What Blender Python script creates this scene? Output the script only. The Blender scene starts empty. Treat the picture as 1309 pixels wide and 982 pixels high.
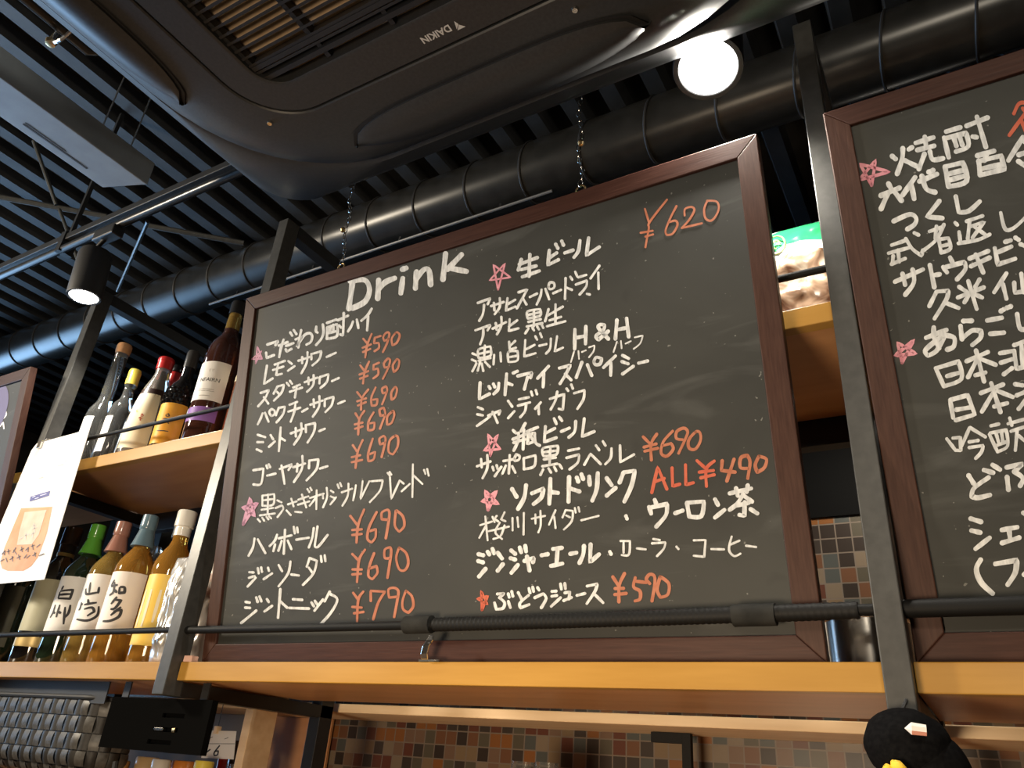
import bpy, bmesh, math, random
import numpy as np
from mathutils import Vector, Matrix, noise

random.seed(7)
S = bpy.context.scene
COL = S.collection
PI = math.pi

# ------------------------------------------------------------------ camera
# The camera was solved from the photograph's three vanishing points (1309 x 982 frame).
CX, CY, FPX = 654.5, 491.0, 975.0
EYE = 1.30                                   # camera height above the floor
_h = np.array([-1120 - CX, 846 - CY, FPX]); _v = np.array([813 - CX, -1395 - CY, FPX])
_X = -_h / np.linalg.norm(_h); _Z = _v / np.linalg.norm(_v)
_X = _X - _Z * (_X @ _Z); _X /= np.linalg.norm(_X)
_Y = np.cross(_Z, _X)
ROT = np.stack([_X, _Y, _Z])                 # world = ROT @ camera(x right, y down, z forward)
cam = bpy.data.cameras.new('camera')
cam.sensor_width = 36.0
cam.sensor_fit = 'HORIZONTAL'
cam.lens = FPX / 1309 * 36.0
cam.clip_start = 0.02
cam_o = bpy.data.objects.new('camera', cam)
COL.objects.link(cam_o)
M = Matrix.Identity(4)
for i in range(3):
    M[i][0] = ROT[i][0]; M[i][1] = -ROT[i][1]; M[i][2] = -ROT[i][2]
M[2][3] = EYE
cam_o.matrix_world = M
S.camera = cam_o

# ------------------------------------------------------------------ exposure
S.view_settings.view_transform = 'Standard'
S.view_settings.look = 'None'
S.view_settings.exposure = 0.0
S.view_settings.gamma = 1.0
S.view_settings.use_curve_mapping = False
S.cycles.use_denoising = True
S.cycles.max_bounces = 8
S.cycles.caustics_reflective = False
S.cycles.caustics_refractive = False
S.cycles.sample_clamp_indirect = 4.0

# ------------------------------------------------------------------ world and the room's lamps
W = bpy.data.worlds.new('world'); S.world = W; W.use_nodes = True
W.node_tree.nodes['Background'].inputs[0].default_value = (0.55, 0.65, 0.8, 1)
W.node_tree.nodes['Background'].inputs[1].default_value = 0.02

def area(name, loc, target, size, power, col):
    l = bpy.data.lights.new(name, 'AREA'); l.shape = 'DISK'; l.size = size; l.energy = power; l.color = col
    o = bpy.data.objects.new(name, l); COL.objects.link(o); o.location = loc
    o.rotation_euler = (Vector(target) - Vector(loc)).to_track_quat('-Z', 'Y').to_euler()
    return o

def spot(name, loc, target, power, col, angle, blend=0.5, radius=0.03):
    l = bpy.data.lights.new(name, 'SPOT'); l.energy = power; l.color = col
    l.spot_size = math.radians(angle); l.spot_blend = blend; l.shadow_soft_size = radius
    o = bpy.data.objects.new(name, l); COL.objects.link(o); o.location = loc
    o.rotation_euler = (Vector(target) - Vector(loc)).to_track_quat('-Z', 'Y').to_euler()
    return o

# lamps of the guest room behind the camera
WARM = (1.0, 0.88, 0.70)
area('room_lamp', (-3.1, -0.5, 2.35), (-1.2, 1.0, 1.6), 0.3, 66, (1.0, 0.87, 0.68))
area('room_lamp', (0.5, -1.7, 2.45), (-0.3, 1.0, 1.5), 0.4, 32, WARM)
cl_ = area('counter_lamp', (-0.6, -0.6, 0.9), (-0.7, 1.5, 1.45), 0.5, 11, (1.0, 0.78, 0.54))
cl_.data.spread = math.radians(100)
# lamp over the worktop between partition and shelves
area('worktop_lamp', (-0.10, 1.50, 2.02), (-0.25, 1.72, 1.3), 0.12, 3.0, (1.0, 0.9, 0.75))
# lamp of the kitchen beyond the shelf
area('kitchen_lamp', (0.2, 3.2, 3.0), (-0.6, 3.2, 0.5), 0.6, 12, (1.0, 0.92, 0.8))
# cool daylight entering by the window on the left
dl = area('daylight', (-5.0, 0.3, 1.9), (-1.7, 0.6, 2.9), 1.8, 28, (0.34, 0.62, 1.0))
dl.data.shape = 'RECTANGLE'; dl.data.size = 3.0; dl.data.size_y = 1.4; dl.data.spread = math.radians(56)

# ------------------------------------------------------------------ helpers
def ray(px, py):
    return ROT @ np.array([px - CX, py - CY, FPX])

def at(px, py, Y):
    """World point of a photo pixel on the vertical plane at depth Y."""
    r = ray(px, py); p = r * (Y / r[1]); return Vector((p[0], p[1], p[2] + EYE))

def atz(px, py, z):
    r = ray(px, py); p = r * ((z - EYE) / r[2]); return Vector((p[0], p[1], p[2] + EYE))

def tag(o, label, cat, group=None, kind=None):
    if label: o['label'] = label
    if cat: o['category'] = cat
    if group: o['group'] = group
    if kind: o['kind'] = kind
    return o

def thing(name, label, cat, loc, group=None, kind=None):
    o = bpy.data.objects.new(name, None); COL.objects.link(o)
    o.empty_display_size = 0.05
    o.location = loc
    return tag(o, label, cat, group, kind)

def obj(name, bm, mat, parent=None, smooth=False, label=None, bevel=0.0, loc=None, angle=40):
    """Link a bmesh built in WORLD coordinates as one mesh object; a part is stored relative to its parent."""
    bmesh.ops.recalc_face_normals(bm, faces=bm.faces)
    me = bpy.data.meshes.new(name)
    if parent is not None:
        off = Vector((0, 0, 0)); p = parent
        while p is not None:
            off += p.location; p = p.parent
    elif loc is not None:
        off = Vector(loc)
    else:
        cs = [v.co for v in bm.verts]
        off = Vector(((min(c.x for c in cs) + max(c.x for c in cs)) / 2, (min(c.y for c in cs) + max(c.y for c in cs)) / 2, min(c.z for c in cs)))
    bmesh.ops.translate(bm, verts=bm.verts, vec=-off)
    bm.to_mesh(me); bm.free()
    o = bpy.data.objects.new(name, me); COL.objects.link(o)
    if parent is not None: o.parent = parent
    else: o.location = off
    for m in (mat if isinstance(mat, (list, tuple)) else [mat]): me.materials.append(m)
    if smooth:
        for f in me.polygons: f.use_smooth = True
    if bevel > 0:
        b = o.modifiers.new('bevel', 'BEVEL'); b.width = bevel; b.segments = 2; b.limit_method = 'ANGLE'; b.angle_limit = math.radians(40)
    if smooth and angle:
        try:
            me.set_sharp_from_angle(angle=math.radians(angle))
        except Exception:
            pass
    if label: o['label'] = label
    return o

def box(bm, x0, x1, y0, y1, z0, z1, mi=0):
    vs = [bm.verts.new(c) for c in ((x0, y0, z0), (x1, y0, z0), (x1, y1, z0), (x0, y1, z0), (x0, y0, z1), (x1, y0, z1), (x1, y1, z1), (x0, y1, z1))]
    for f in ((0, 3, 2, 1), (4, 5, 6, 7), (0, 1, 5, 4), (1, 2, 6, 5), (2, 3, 7, 6), (3, 0, 4, 7)):
        bm.faces.new([vs[i] for i in f]).material_index = mi
    return bm

def B(*a):
    return box(bmesh.new(), *a)

def tube(bm, pts, r, n=12, caps=True, closed=False):
    """Round tube along a polyline; r is a number or one radius per point."""
    pts = [Vector(p) for p in pts]
    k = len(pts)
    rs = r if isinstance(r, (list, tuple)) else [r] * k
    rings = []
    prev = None
    for i, p in enumerate(pts):
        if closed:
            t = (pts[(i + 1) % k] - pts[i - 1]).normalized()
        else:
            t = (pts[min(i + 1, k - 1)] - pts[max(i - 1, 0)]).normalized()
        if prev is None:
            a = t.orthogonal().normalized()
        else:
            a = (prev - t * prev.dot(t)).normalized()
        prev = a
        b = t.cross(a)
        rings.append([bm.verts.new(p + (a * math.cos(2 * PI * j / n) + b * math.sin(2 * PI * j / n)) * rs[i]) for j in range(n)])
    m = k if closed else k - 1
    for i in range(m):
        A, C = rings[i], rings[(i + 1) % k]
        for j in range(n):
            bm.faces.new((A[j], A[(j + 1) % n], C[(j + 1) % n], C[j]))
    if caps and not closed:
        bm.faces.new(rings[0]); bm.faces.new(list(reversed(rings[-1])))
    return bm

def lathe(bm, cx, cy, z0, prof, n=32, mi=0):
    """Surface of revolution about a vertical axis; prof is a list of (radius, height)."""
    rings = []
    for r, z in prof:
        if r <= 1e-6:
            rings.append([bm.verts.new((cx, cy, z0 + z))])
        else:
            rings.append([bm.verts.new((cx + r * math.cos(2 * PI * j / n), cy + r * math.sin(2 * PI * j / n), z0 + z)) for j in range(n)])
    for A, C in zip(rings, rings[1:]):
        if len(A) == 1 and len(C) == 1: continue
        for j in range(n):
            k = (j + 1) % n
            if len(A) == 1: f = bm.faces.new((A[0], C[k], C[j]))
            elif len(C) == 1: f = bm.faces.new((A[j], A[k], C[0]))
            else: f = bm.faces.new((A[j], A[k], C[k], C[j]))
            f.material_index = mi
    for R_ in (rings[0], rings[-1]):
        if len(R_) > 1: bm.faces.new(R_).material_index = mi
    return bm

def quad(bm, *pts, mi=0):
    f = bm.faces.new([bm.verts.new(p) for p in pts]); f.material_index = mi
    return bm

# ------------------------------------------------------------------ materials (all procedural)
def mat(name, col, rough=0.5, metal=0.0, spec=0.5, coat=0.0, trans=0.0, ior=1.45, emit=None, estr=0.0, alpha=1.0):
    m = bpy.data.materials.new(name); m.use_nodes = True
    b = m.node_tree.nodes['Principled BSDF']
    b.inputs['Base Color'].default_value = (*col, 1)
    b.inputs['Roughness'].default_value = rough
    b.inputs['Metallic'].default_value = metal
    b.inputs['Specular IOR Level'].default_value = spec
    b.inputs['Coat Weight'].default_value = coat
    b.inputs['Transmission Weight'].default_value = trans
    b.inputs['IOR'].default_value = ior
    b.inputs['Alpha'].default_value = alpha
    if emit:
        b.inputs['Emission Color'].default_value = (*emit, 1)
        b.inputs['Emission Strength'].default_value = estr
    return m

def nodes(m):
    return m.node_tree.nodes, m.node_tree.links, m.node_tree.nodes['Principled BSDF']

def mottled(name, c1, c2, scale=8.0, rough=0.5, stretch=(1, 1, 1), detail=4, lo=0.35, hi=0.65, bump=0.0, **kw):
    m = mat(name, c1, rough, **kw)
    N, L, b = nodes(m)
    tc = N.new('ShaderNodeTexCoord'); mp = N.new('ShaderNodeMapping'); mp.inputs['Scale'].default_value = stretch
    nz = N.new('ShaderNodeTexNoise'); nz.inputs['Scale'].default_value = scale; nz.inputs['Detail'].default_value = detail
    rp = N.new('ShaderNodeValToRGB')
    rp.color_ramp.elements[0].position = lo; rp.color_ramp.elements[0].color = (*c1, 1)
    rp.color_ramp.elements[1].position = hi; rp.color_ramp.elements[1].color = (*c2, 1)
    L.new(tc.outputs['Object'], mp.inputs['Vector']); L.new(mp.outputs['Vector'], nz.inputs['Vector'])
    L.new(nz.outputs['Fac'], rp.inputs['Fac']); L.new(rp.outputs['Color'], b.inputs['Base Color'])
    if bump:
        bp = N.new('ShaderNodeBump'); bp.inputs['Strength'].default_value = bump; bp.inputs['Distance'].default_value = 0.002
        L.new(nz.outputs['Fac'], bp.inputs['Height']); L.new(bp.outputs['Normal'], b.inputs['Normal'])
    return m

def tiles_material():
    m = mat('mosaic_tile', (0.2, 0.12, 0.08), 0.28, spec=0.5)
    N, L, b = nodes(m)
    tc = N.new('ShaderNodeTexCoord')
    mp = N.new('ShaderNodeMapping'); k = 1 / 0.0325
    mp.inputs['Scale'].default_value = (k, 0.0, k); mp.inputs['Location'].default_value = (0.3, 0.5, 0.1)
    L.new(tc.outputs['Object'], mp.inputs['Vector'])
    fl = N.new('ShaderNodeVectorMath'); fl.operation = 'FLOOR'; L.new(mp.outputs['Vector'], fl.inputs[0])
    fr = N.new('ShaderNodeVectorMath'); fr.operation = 'FRACTION'; L.new(mp.outputs['Vector'], fr.inputs[0])
    wn = N.new('ShaderNodeTexWhiteNoise'); wn.noise_dimensions = '3D'; L.new(fl.outputs['Vector'], wn.inputs['Vector'])
    rp = N.new('ShaderNodeValToRGB'); rp.color_ramp.interpolation = 'CONSTANT'
    cols = [tuple(k_ * v + 0.005 for k_, v in zip((0.56, 0.50, 0.44), c)) for c in [(0.045, 0.035, 0.03), (0.20, 0.10, 0.055), (0.12, 0.115, 0.09), (0.26, 0.20, 0.13), (0.15, 0.055, 0.035), (0.30, 0.13, 0.04), (0.10, 0.12, 0.125), (0.22, 0.15, 0.11), (0.06, 0.05, 0.045), (0.27, 0.23, 0.18)]]
    el = rp.color_ramp.elements
    while len(el) < len(cols): el.new(0.5)
    for i, c in enumerate(cols):
        el[i].position = i / len(cols); el[i].color = (*c, 1)
    L.new(wn.outputs['Value'], rp.inputs['Fac'])
    sx = N.new('ShaderNodeSeparateXYZ'); L.new(fr.outputs['Vector'], sx.inputs[0])
    def edge(sock):
        a = N.new('ShaderNodeMath'); a.operation = 'SUBTRACT'; L.new(sock, a.inputs[0]); a.inputs[1].default_value = 0.5
        c = N.new('ShaderNodeMath'); c.operation = 'ABSOLUTE'; L.new(a.outputs[0], c.inputs[0]); return c.outputs[0]
    mx = N.new('ShaderNodeMath'); mx.operation = 'MAXIMUM'; L.new(edge(sx.outputs['X']), mx.inputs[0]); L.new(edge(sx.outputs['Z']), mx.inputs[1])
    gt = N.new('ShaderNodeMath'); gt.operation = 'GREATER_THAN'; L.new(mx.outputs[0], gt.inputs[0]); gt.inputs[1].default_value = 0.455
    mix = N.new('ShaderNodeMix'); mix.data_type = 'RGBA'
    L.new(gt.outputs[0], mix.inputs['Factor']); L.new(rp.outputs['Color'], mix.inputs[6]); mix.inputs[7].default_value = (0.15, 0.12, 0.095, 1)
    L.new(mix.outputs[2], b.inputs['Base Color'])
    bp = N.new('ShaderNodeBump'); bp.invert = True; bp.inputs['Strength'].default_value = 0.5; bp.inputs['Distance'].default_value = 0.002
    L.new(gt.outputs[0], bp.inputs['Height']); L.new(bp.outputs['Normal'], b.inputs['Normal'])
    return m

def chalkboard_material():
    """Worn blackboard paint: grey-green base, dusty wiped smears, small pale flecks, dark rubbed spots."""
    m = mat('blackboard_paint', (0.05, 0.05, 0.045), 0.62, spec=0.35)
    N, L, b = nodes(m)
    tc = N.new('ShaderNodeTexCoord')
    def nz(scale, stretch, detail, lo, hi, dist=0.0):
        mp = N.new('ShaderNodeMapping'); mp.inputs['Scale'].default_value = stretch
        t = N.new('ShaderNodeTexNoise'); t.inputs['Scale'].default_value = scale; t.inputs['Detail'].default_value = detail; t.inputs['Distortion'].default_value = dist
        L.new(tc.outputs['Object'], mp.inputs['Vector']); L.new(mp.outputs['Vector'], t.inputs['Vector'])
        r = N.new('ShaderNodeMapRange'); r.inputs['From Min'].default_value = lo; r.inputs['From Max'].default_value = hi
        L.new(t.outputs['Fac'], r.inputs['Value']); return r.outputs['Result']
    def mix(fac, a, c, amount=1.0):
        x = N.new('ShaderNodeMix'); x.data_type = 'RGBA'
        if amount != 1.0:
            k = N.new('ShaderNodeMath'); k.operation = 'MULTIPLY'; k.inputs[1].default_value = amount; L.new(fac, k.inputs[0]); fac = k.outputs[0]
        L.new(fac, x.inputs['Factor'])
        if isinstance(a, tuple): x.inputs[6].default_value = (*a, 1)
        else: L.new(a, x.inputs[6])
        x.inputs[7].default_value = (*c, 1)
        return x.outputs[2]
    c = mix(nz(3.0, (1, 1, 1.6), 5, 0.35, 0.7, 0.6), (0.025, 0.0258, 0.0232), (0.039, 0.040, 0.036))
    c = mix(nz(7.0, (0.5, 1, 2.2), 6, 0.57, 0.78, 1.5), c, (0.085, 0.087, 0.083), 0.5)
    c = mix(nz(16.0, (1, 1, 1), 2, 0.70, 0.78), c, (0.02, 0.02, 0.018), 0.45)
    c = mix(nz(190.0, (1, 1, 1), 0, 0.835, 0.86), c, (0.26, 0.26, 0.24), 0.5)
    L.new(c, b.inputs['Base Color'])
    return m

M_board = chalkboard_material()
M_frame_h = mottled('brown_frame_wood', (0.034, 0.0125, 0.0085), (0.052, 0.021, 0.0145), 6, 0.5, (3, 20, 55), 6, 0.3, 0.7, 0.12, spec=0.22)
M_frame_v = mottled('brown_frame_wood_upright', (0.038, 0.0150, 0.0100), (0.060, 0.027, 0.0180), 6, 0.5, (55, 20, 3), 6, 0.3, 0.7, 0.12, spec=0.22)
M_black = mottled('black_steel', (0.009, 0.009, 0.009), (0.013, 0.0125, 0.012), 30, 0.45)
M_post = mottled('dark_grey_steel', (0.046, 0.046, 0.044), (0.060, 0.060, 0.057), 60, 0.36, metal=0.2)
M_shelf = mottled('honey_shelf_wood', (0.36, 0.185, 0.030), (0.46, 0.255, 0.055), 3, 0.32, (1.2, 8, 14), 6, 0.3, 0.7)
M_under = mottled('brown_plywood', (0.42, 0.20, 0.08), (0.52, 0.265, 0.115), 2.5, 0.33, (1.5, 9, 9), 5, 0.3, 0.7)
M_pale = mottled('pale_pine', (0.74, 0.53, 0.31), (0.86, 0.66, 0.43), 3, 0.5, (1.5, 10, 14), 5, 0.3, 0.7)
M_deck = mottled('black_deck_paint', (0.014, 0.014, 0.014), (0.024, 0.024, 0.024), 12, 0.6)
M_trim = mat('matt_black_paint', (0.005, 0.005, 0.005), 0.9, spec=0.05)
M_dark = mottled('dark_paint', (0.012, 0.012, 0.013), (0.018, 0.018, 0.019), 10, 0.6)
M_duct = mottled('black_duct_steel', (0.013, 0.0125, 0.011), (0.020, 0.019, 0.017), 20, 0.30, metal=0.1)
M_rod = mat('black_rod', (0.006, 0.006, 0.006), 0.6, spec=0.2)
M_ac = mottled('black_plastic', (0.026, 0.0275, 0.029), (0.035, 0.0365, 0.038), 200, 0.40)
M_tile = tiles_material()
M_white = mottled('white_marker_paint', (0.46, 0.475, 0.485), (0.68, 0.695, 0.70), 110, 0.6, (1.6, 1, 0.5), 3)
M_orange = mottled('orange_marker_paint', (0.34, 0.105, 0.050), (0.43, 0.155, 0.085), 60, 0.6)
M_red = mottled('red_marker_paint', (0.44, 0.075, 0.036), (0.50, 0.11, 0.056), 60, 0.6)
M_pink = mottled('pink_marker_paint', (0.54, 0.20, 0.26), (0.66, 0.30, 0.36), 60, 0.6)
M_mauve = mottled('mauve_marker_paint', (0.42, 0.18, 0.30), (0.52, 0.26, 0.38), 60, 0.6)
M_steel = mat('polished_steel', (0.75, 0.72, 0.68), 0.18, metal=1.0)
M_chrome = mat('bright_wire', (0.85, 0.85, 0.83), 0.2, metal=1.0)
M_brass = mat('brass', (0.75, 0.55, 0.28), 0.3, metal=1.0)
M_lens = mat('lamp_glow', (1, 1, 1), 0.5, emit=(1.0, 0.97, 0.92), estr=14)

# ================================================================== the room
def struct(name, bm, m, **k):
    o = obj(name, bm, m, **k); o['kind'] = 'structure'; return o

RX0, RX1, RY0, RY1, CEIL = -5.6, 3.4, -3.6, 5.2, EYE + 1.93
struct('floor', B(RX0, RX1, RY0, RY1, -0.1, 0), mottled('dark_floor', (0.10, 0.075, 0.055), (0.14, 0.11, 0.08), 4, 0.4))
M_wall = mottled('charcoal_wall', (0.045, 0.042, 0.040), (0.06, 0.056, 0.052), 6, 0.7)
struct('wall_right', B(RX1, RX1 + 0.1, RY0, RY1, 0, CEIL), M_wall)
struct('wall_front', B(RX0, RX1, RY0 - 0.1, RY0, 0, CEIL), mottled('warm_wall', (0.30, 0.24, 0.18), (0.36, 0.29, 0.22), 4, 0.7))
struct('wall_kitchen', B(RX0, RX1, RY1, RY1 + 0.1, 0, CEIL), M_dark)
# left wall with the window opening
bm = bmesh.new()
wy0, wy1, wz0, wz1 = -1.25, 1.85, 1.1, 2.6
box(bm, RX0 - 0.1, RX0, RY0, wy0, 0, CEIL); box(bm, RX0 - 0.1, RX0, wy1, RY1, 0, CEIL)
box(bm, RX0 - 0.1, RX0, wy0, wy1, 0, wz0); box(bm, RX0 - 0.1, RX0, wy0, wy1, wz1, CEIL)
struct('wall_left', bm, M_wall)
w1 = thing('window_1', None, None, (RX0, (wy0 + wy1) / 2, wz0), kind='structure')
bm = bmesh.new()
for a, c in ((wy0, wy0 + 0.05), (wy1 - 0.05, wy1), (0.27, 0.33)):
    box(bm, RX0 - 0.07, RX0 - 0.01, a, c, wz0, wz1)
for a, c in ((wz0, wz0 + 0.05), (wz1 - 0.05, wz1)):
    box(bm, RX0 - 0.07, RX0 - 0.01, wy0 + 0.05, wy1 - 0.05, a, c)
obj('window_frame', bm, M_black, w1)
obj('window_pane', B(RX0 - 0.045, RX0 - 0.035, wy0 + 0.05, wy1 - 0.05, wz0 + 0.05, wz1 - 0.05), mat('bright_daylight_pane', (0.6, 0.75, 1), 0.2, emit=(0.42, 0.68, 1.0), estr=1.5), w1)

# corrugated metal deck: ribs run from the guests towards the kitchen
bm = bmesh.new()
pitch, dep = 0.135, 0.045
x = RX0; prof = []
while x < RX1:
    prof += [(x, CEIL), (x + 0.052, CEIL), (x + 0.066, CEIL + dep), (x + pitch - 0.014, CEIL + dep)]
    x += pitch
prof.append((RX1, CEIL))
lo = [bm.verts.new((a, RY0, z)) for a, z in prof]; hi = [bm.verts.new((a, RY1, z)) for a, z in prof]
for i in range(len(prof) - 1): bm.faces.new((lo[i], hi[i], hi[i + 1], lo[i + 1]))
r = bmesh.ops.extrude_face_region(bm, geom=list(bm.faces))
bmesh.ops.translate(bm, verts=[g for g in r['geom'] if isinstance(g, bmesh.types.BMVert)], vec=(0, 0, 0.1))
struct('ceiling', bm, M_deck)

# half-height kitchen partition behind the shelves: mosaic tile with a black painted head
TY = 1.75
struct('wall_back', B(-2.95, RX1 - 0.5, TY, TY + 0.08, 0, EYE + 0.565), M_tile, loc=(0, 0, 0))
struct('trim_1', B(-2.95, RX1 - 0.5, TY - 0.006, TY + 0.09, EYE + 0.565, EYE + 0.80), M_trim)

# ================================================================== ceiling services
# --- ceiling cassette air conditioner
AX, AY, AH = -0.5225, 0.2125, EYE + 0.95
def rsq(a, r, z, n=10):
    """Rounded square outline, half side a, corner radius r."""
    out = []
    for k, (sx, sy) in enumerate(((1, 1), (-1, 1), (-1, -1), (1, -1))):
        for i in range(n + 1):
            t = (k + i / n) * PI / 2
            out.append((AX + sx * (a - r) + r * math.cos(t), AY + sy * (a - r) + r * math.sin(t), z))
    return out
def loft(bm, rings, mi=0, cap=False):
    R_ = [[bm.verts.new(p) for p in r] for r in rings]
    n = len(R_[0])
    for A, C in zip(R_, R_[1:]):
        for j in range(n): bm.faces.new((A[j], A[(j + 1) % n], C[(j + 1) % n], C[j])).material_index = mi
    return R_
ac = thing('ceiling_air_conditioner', 'black ceiling cassette air conditioner with a slatted square grille', 'air conditioner', (AX, AY, AH))
# inner plate with the grille opening
bm = bmesh.new()
loft(bm, [rsq(0.313, 0.05, AH + 0.03), rsq(0.313, 0.05, AH + 0.001), rsq(0.315, 0.052, AH), rsq(0.319, 0.055, AH), rsq(0.364, 0.102, AH), rsq(0.369, 0.105, AH), rsq(0.371, 0.107, AH + 0.002), rsq(0.371, 0.107, AH + 0.02)])
plate = obj('grille_plate', bm, M_ac, ac, smooth=True, angle=30)
# ring around the plate, curving up to the lip
bm = bmesh.new()
loft(bm, [rsq(0.3745, 0.11, AH + 0.02), rsq(0.3745, 0.11, AH + 0.002), rsq(0.377, 0.112, AH), rsq(0.382, 0.114, AH), rsq(0.43, 0.16, AH + 0.001), rsq(0.48, 0.215, AH + 0.008), rsq(0.52, 0.27, AH + 0.024), rsq(0.543, 0.30, AH + 0.043), rsq(0.550, 0.31, AH + 0.055), rsq(0.544, 0.306, AH + 0.062), rsq(0.5, 0.27, AH + 0.066)])
obj('panel_ring', bm, M_ac, ac, smooth=True, angle=35)
# outer skirt
bm = bmesh.new()
loft(bm, [rsq(0.50, 0.27, AH + 0.125), rsq(0.563, 0.30, AH + 0.115), rsq(0.567, 0.30, AH + 0.074), rsq(0.574, 0.29, AH + 0.071), rsq(0.608, 0.20, AH + 0.092), rsq(0.641, 0.10, AH + 0.125), rsq(0.652, 0.08, AH + 0.15), rsq(0.652, 0.07, AH + 0.20), rsq(0.52, 0.05, AH + 0.205)])
obj('outer_skirt', bm, M_ac, ac, smooth=True, angle=40)
# casing above
bm = bmesh.new()
Rg = loft(bm, [rsq(0.44, 0.03, AH + 0.19), rsq(0.44, 0.03, AH + 0.46)])
bm.faces.new(Rg[-1]); bm.faces.new(list(reversed(Rg[0])))
obj('casing', bm, M_dark, ac)
# filter behind the grille
obj('filter', B(AX - 0.32, AX + 0.32, AY - 0.32, AY + 0.32, AH + 0.028, AH + 0.034), mottled('brown_filter', (0.74, 0.52, 0.32), (0.84, 0.62, 0.41), 40, 0.7), ac, label='dusty brown air filter')
# slats
bm = bmesh.new()
y = AY - 0.31
while y < AY + 0.285:
    vs = [(y, AH + 0.004), (y + 0.0045, AH + 0.004), (y + 0.0105, AH + 0.017), (y + 0.006, AH + 0.017)]
    A = [bm.verts.new((AX - 0.312, a, z)) for a, z in vs]; C = [bm.verts.new((AX + 0.312, a, z)) for a, z in vs]
    for j in range(4): bm.faces.new((A[j], A[(j + 1) % 4], C[(j + 1) % 4], C[j]))
    bm.faces.new(A); bm.faces.new(C)
    y += 0.0147
for i in range(6):
    xx = AX - 0.31 + i * 0.124
    box(bm, xx - 0.004, xx + 0.004, AY - 0.31, AY + 0.31, AH + 0.008, AH + 0.024)
for k in range(2):
    box(bm, AX - 0.31, AX + 0.31, AY + 0.268 + 0.022 * k, AY + 0.276 + 0.022 * k, AH + 0.003, AH + 0.026)
obj('grille', bm, M_dark, ac)
# four louvre blades: convex lens-shaped flaps along the sides
for k in range(4):
    bm = bmesh.new()
    n, q = 28, 8
    ca, sa = math.cos(k * PI / 2), math.sin(k * PI / 2)
    grid = []
    for i in range(n + 1):
        u = -1 + 2 * i / n
        s = max(0.0, 1 - abs(u) ** 4) ** 0.5
        row = []
        for j in range(q + 1):
            v = j / q
            xx = u * 0.262 * (1 + 0.10 * v)
            inn = 0.425 + 0.045 * (1 - s); out = 0.425 + 0.045 + 0.083 * s
            d = inn + (out - inn) * v
            z = AH - 0.005 - 0.014 * math.sin(PI * min(1, v * 1.1)) * s + 0.060 * v ** 1.8
            row.append(bm.verts.new((AX + xx * ca - d * sa, AY + xx * sa + d * ca, z)))
        grid.append(row)
    for i in range(n):
        for j in range(q):
            bm.faces.new((grid[i][j], grid[i + 1][j], grid[i + 1][j + 1], grid[i][j + 1]))
    bmesh.ops.remove_doubles(bm, verts=bm.verts, dist=0.0002)
    r = bmesh.ops.extrude_face_region(bm, geom=list(bm.faces))
    bmesh.ops.translate(bm, verts=[g for g in r['geom'] if isinstance(g, bmesh.types.BMVert)], vec=(0, 0, 0.012))
    obj('louvre', bm, M_ac, ac, smooth=True, angle=60)
    # dark sheet painting in the shade of the gap round the blade
    bm = bmesh.new(); top_, bot_ = [], []
    for i in range(33):
        u = -1 + 2 * i / 32; s = max(0.0, 1 - abs(u) ** 4) ** 0.5
        for lst, d, z in ((top_, 0.425 + 0.045 * (1 - s) - 0.004, AH - 0.0008), (bot_, 0.425 + 0.045 + 0.005 * s, AH + 0.003)):
            xx = u * 0.268
            lst.append(bm.verts.new((AX + xx * ca - d * sa, AY + xx * sa + d * ca, z)))
    for i in range(32): bm.faces.new((top_[i], top_[i + 1], bot_[i + 1], bot_[i]))
    obj('louvre_gap_shade', bm, M_dark, ac, smooth=True)
# round sensor and screws on the ring
bm = bmesh.new()
for px, py in ((345, 157), (735, 12)):
    p = atz(px, py, AH); lathe(bm, p.x, p.y, AH - 0.003, [(0, 0), (0.004, 0), (0.005, 0.003)], 12)
obj('screw', bm, M_steel, ac)

def text_mesh(body, size, bold=0.0, spacing=1.0):
    c = bpy.data.curves.new('lettering', 'FONT'); c.body = body; c.size = size; c.offset = bold; c.space_character = spacing
    c.align_x = 'CENTER'
    o = bpy.data.objects.new('lettering', c); COL.objects.link(o)
    bpy.context.view_layer.update()
    dg = bpy.context.evaluated_depsgraph_get()
    me = bpy.data.meshes.new_from_object(o.evaluated_get(dg))
    bm = bmesh.new(); bm.from_mesh(me)
    bpy.data.objects.remove(o); bpy.data.curves.remove(c); bpy.data.meshes.remove(me)
    return bm
# maker's lettering, read from the wall side
bm = text_mesh('DAIKIN', 0.0155, 0.0004)
bmesh.ops.translate(bm, verts=bm.verts, vec=(0.006, 0, 0))
v = [bm.verts.new(c) for c in ((-0.040, 0.014, 0), (-0.026, 0.014, 0), (-0.033, 0.007, 0))]; bm.faces.new(v)
v = [bm.verts.new(c) for c in ((-0.033, 0.006, 0), (-0.026, 0.012, 0), (-0.030, -0.001, 0))]; bm.faces.new(v)
L0 = atz(562, 42, AH)
for vv in bm.verts: vv.co = Vector((L0.x - vv.co.x, L0.y + vv.co.y - 0.006, AH - 0.0006))
obj('maker_lettering', bm, mat('silver_print', (0.6, 0.6, 0.58), 0.4), plate, label='small silver lettering')

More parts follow.
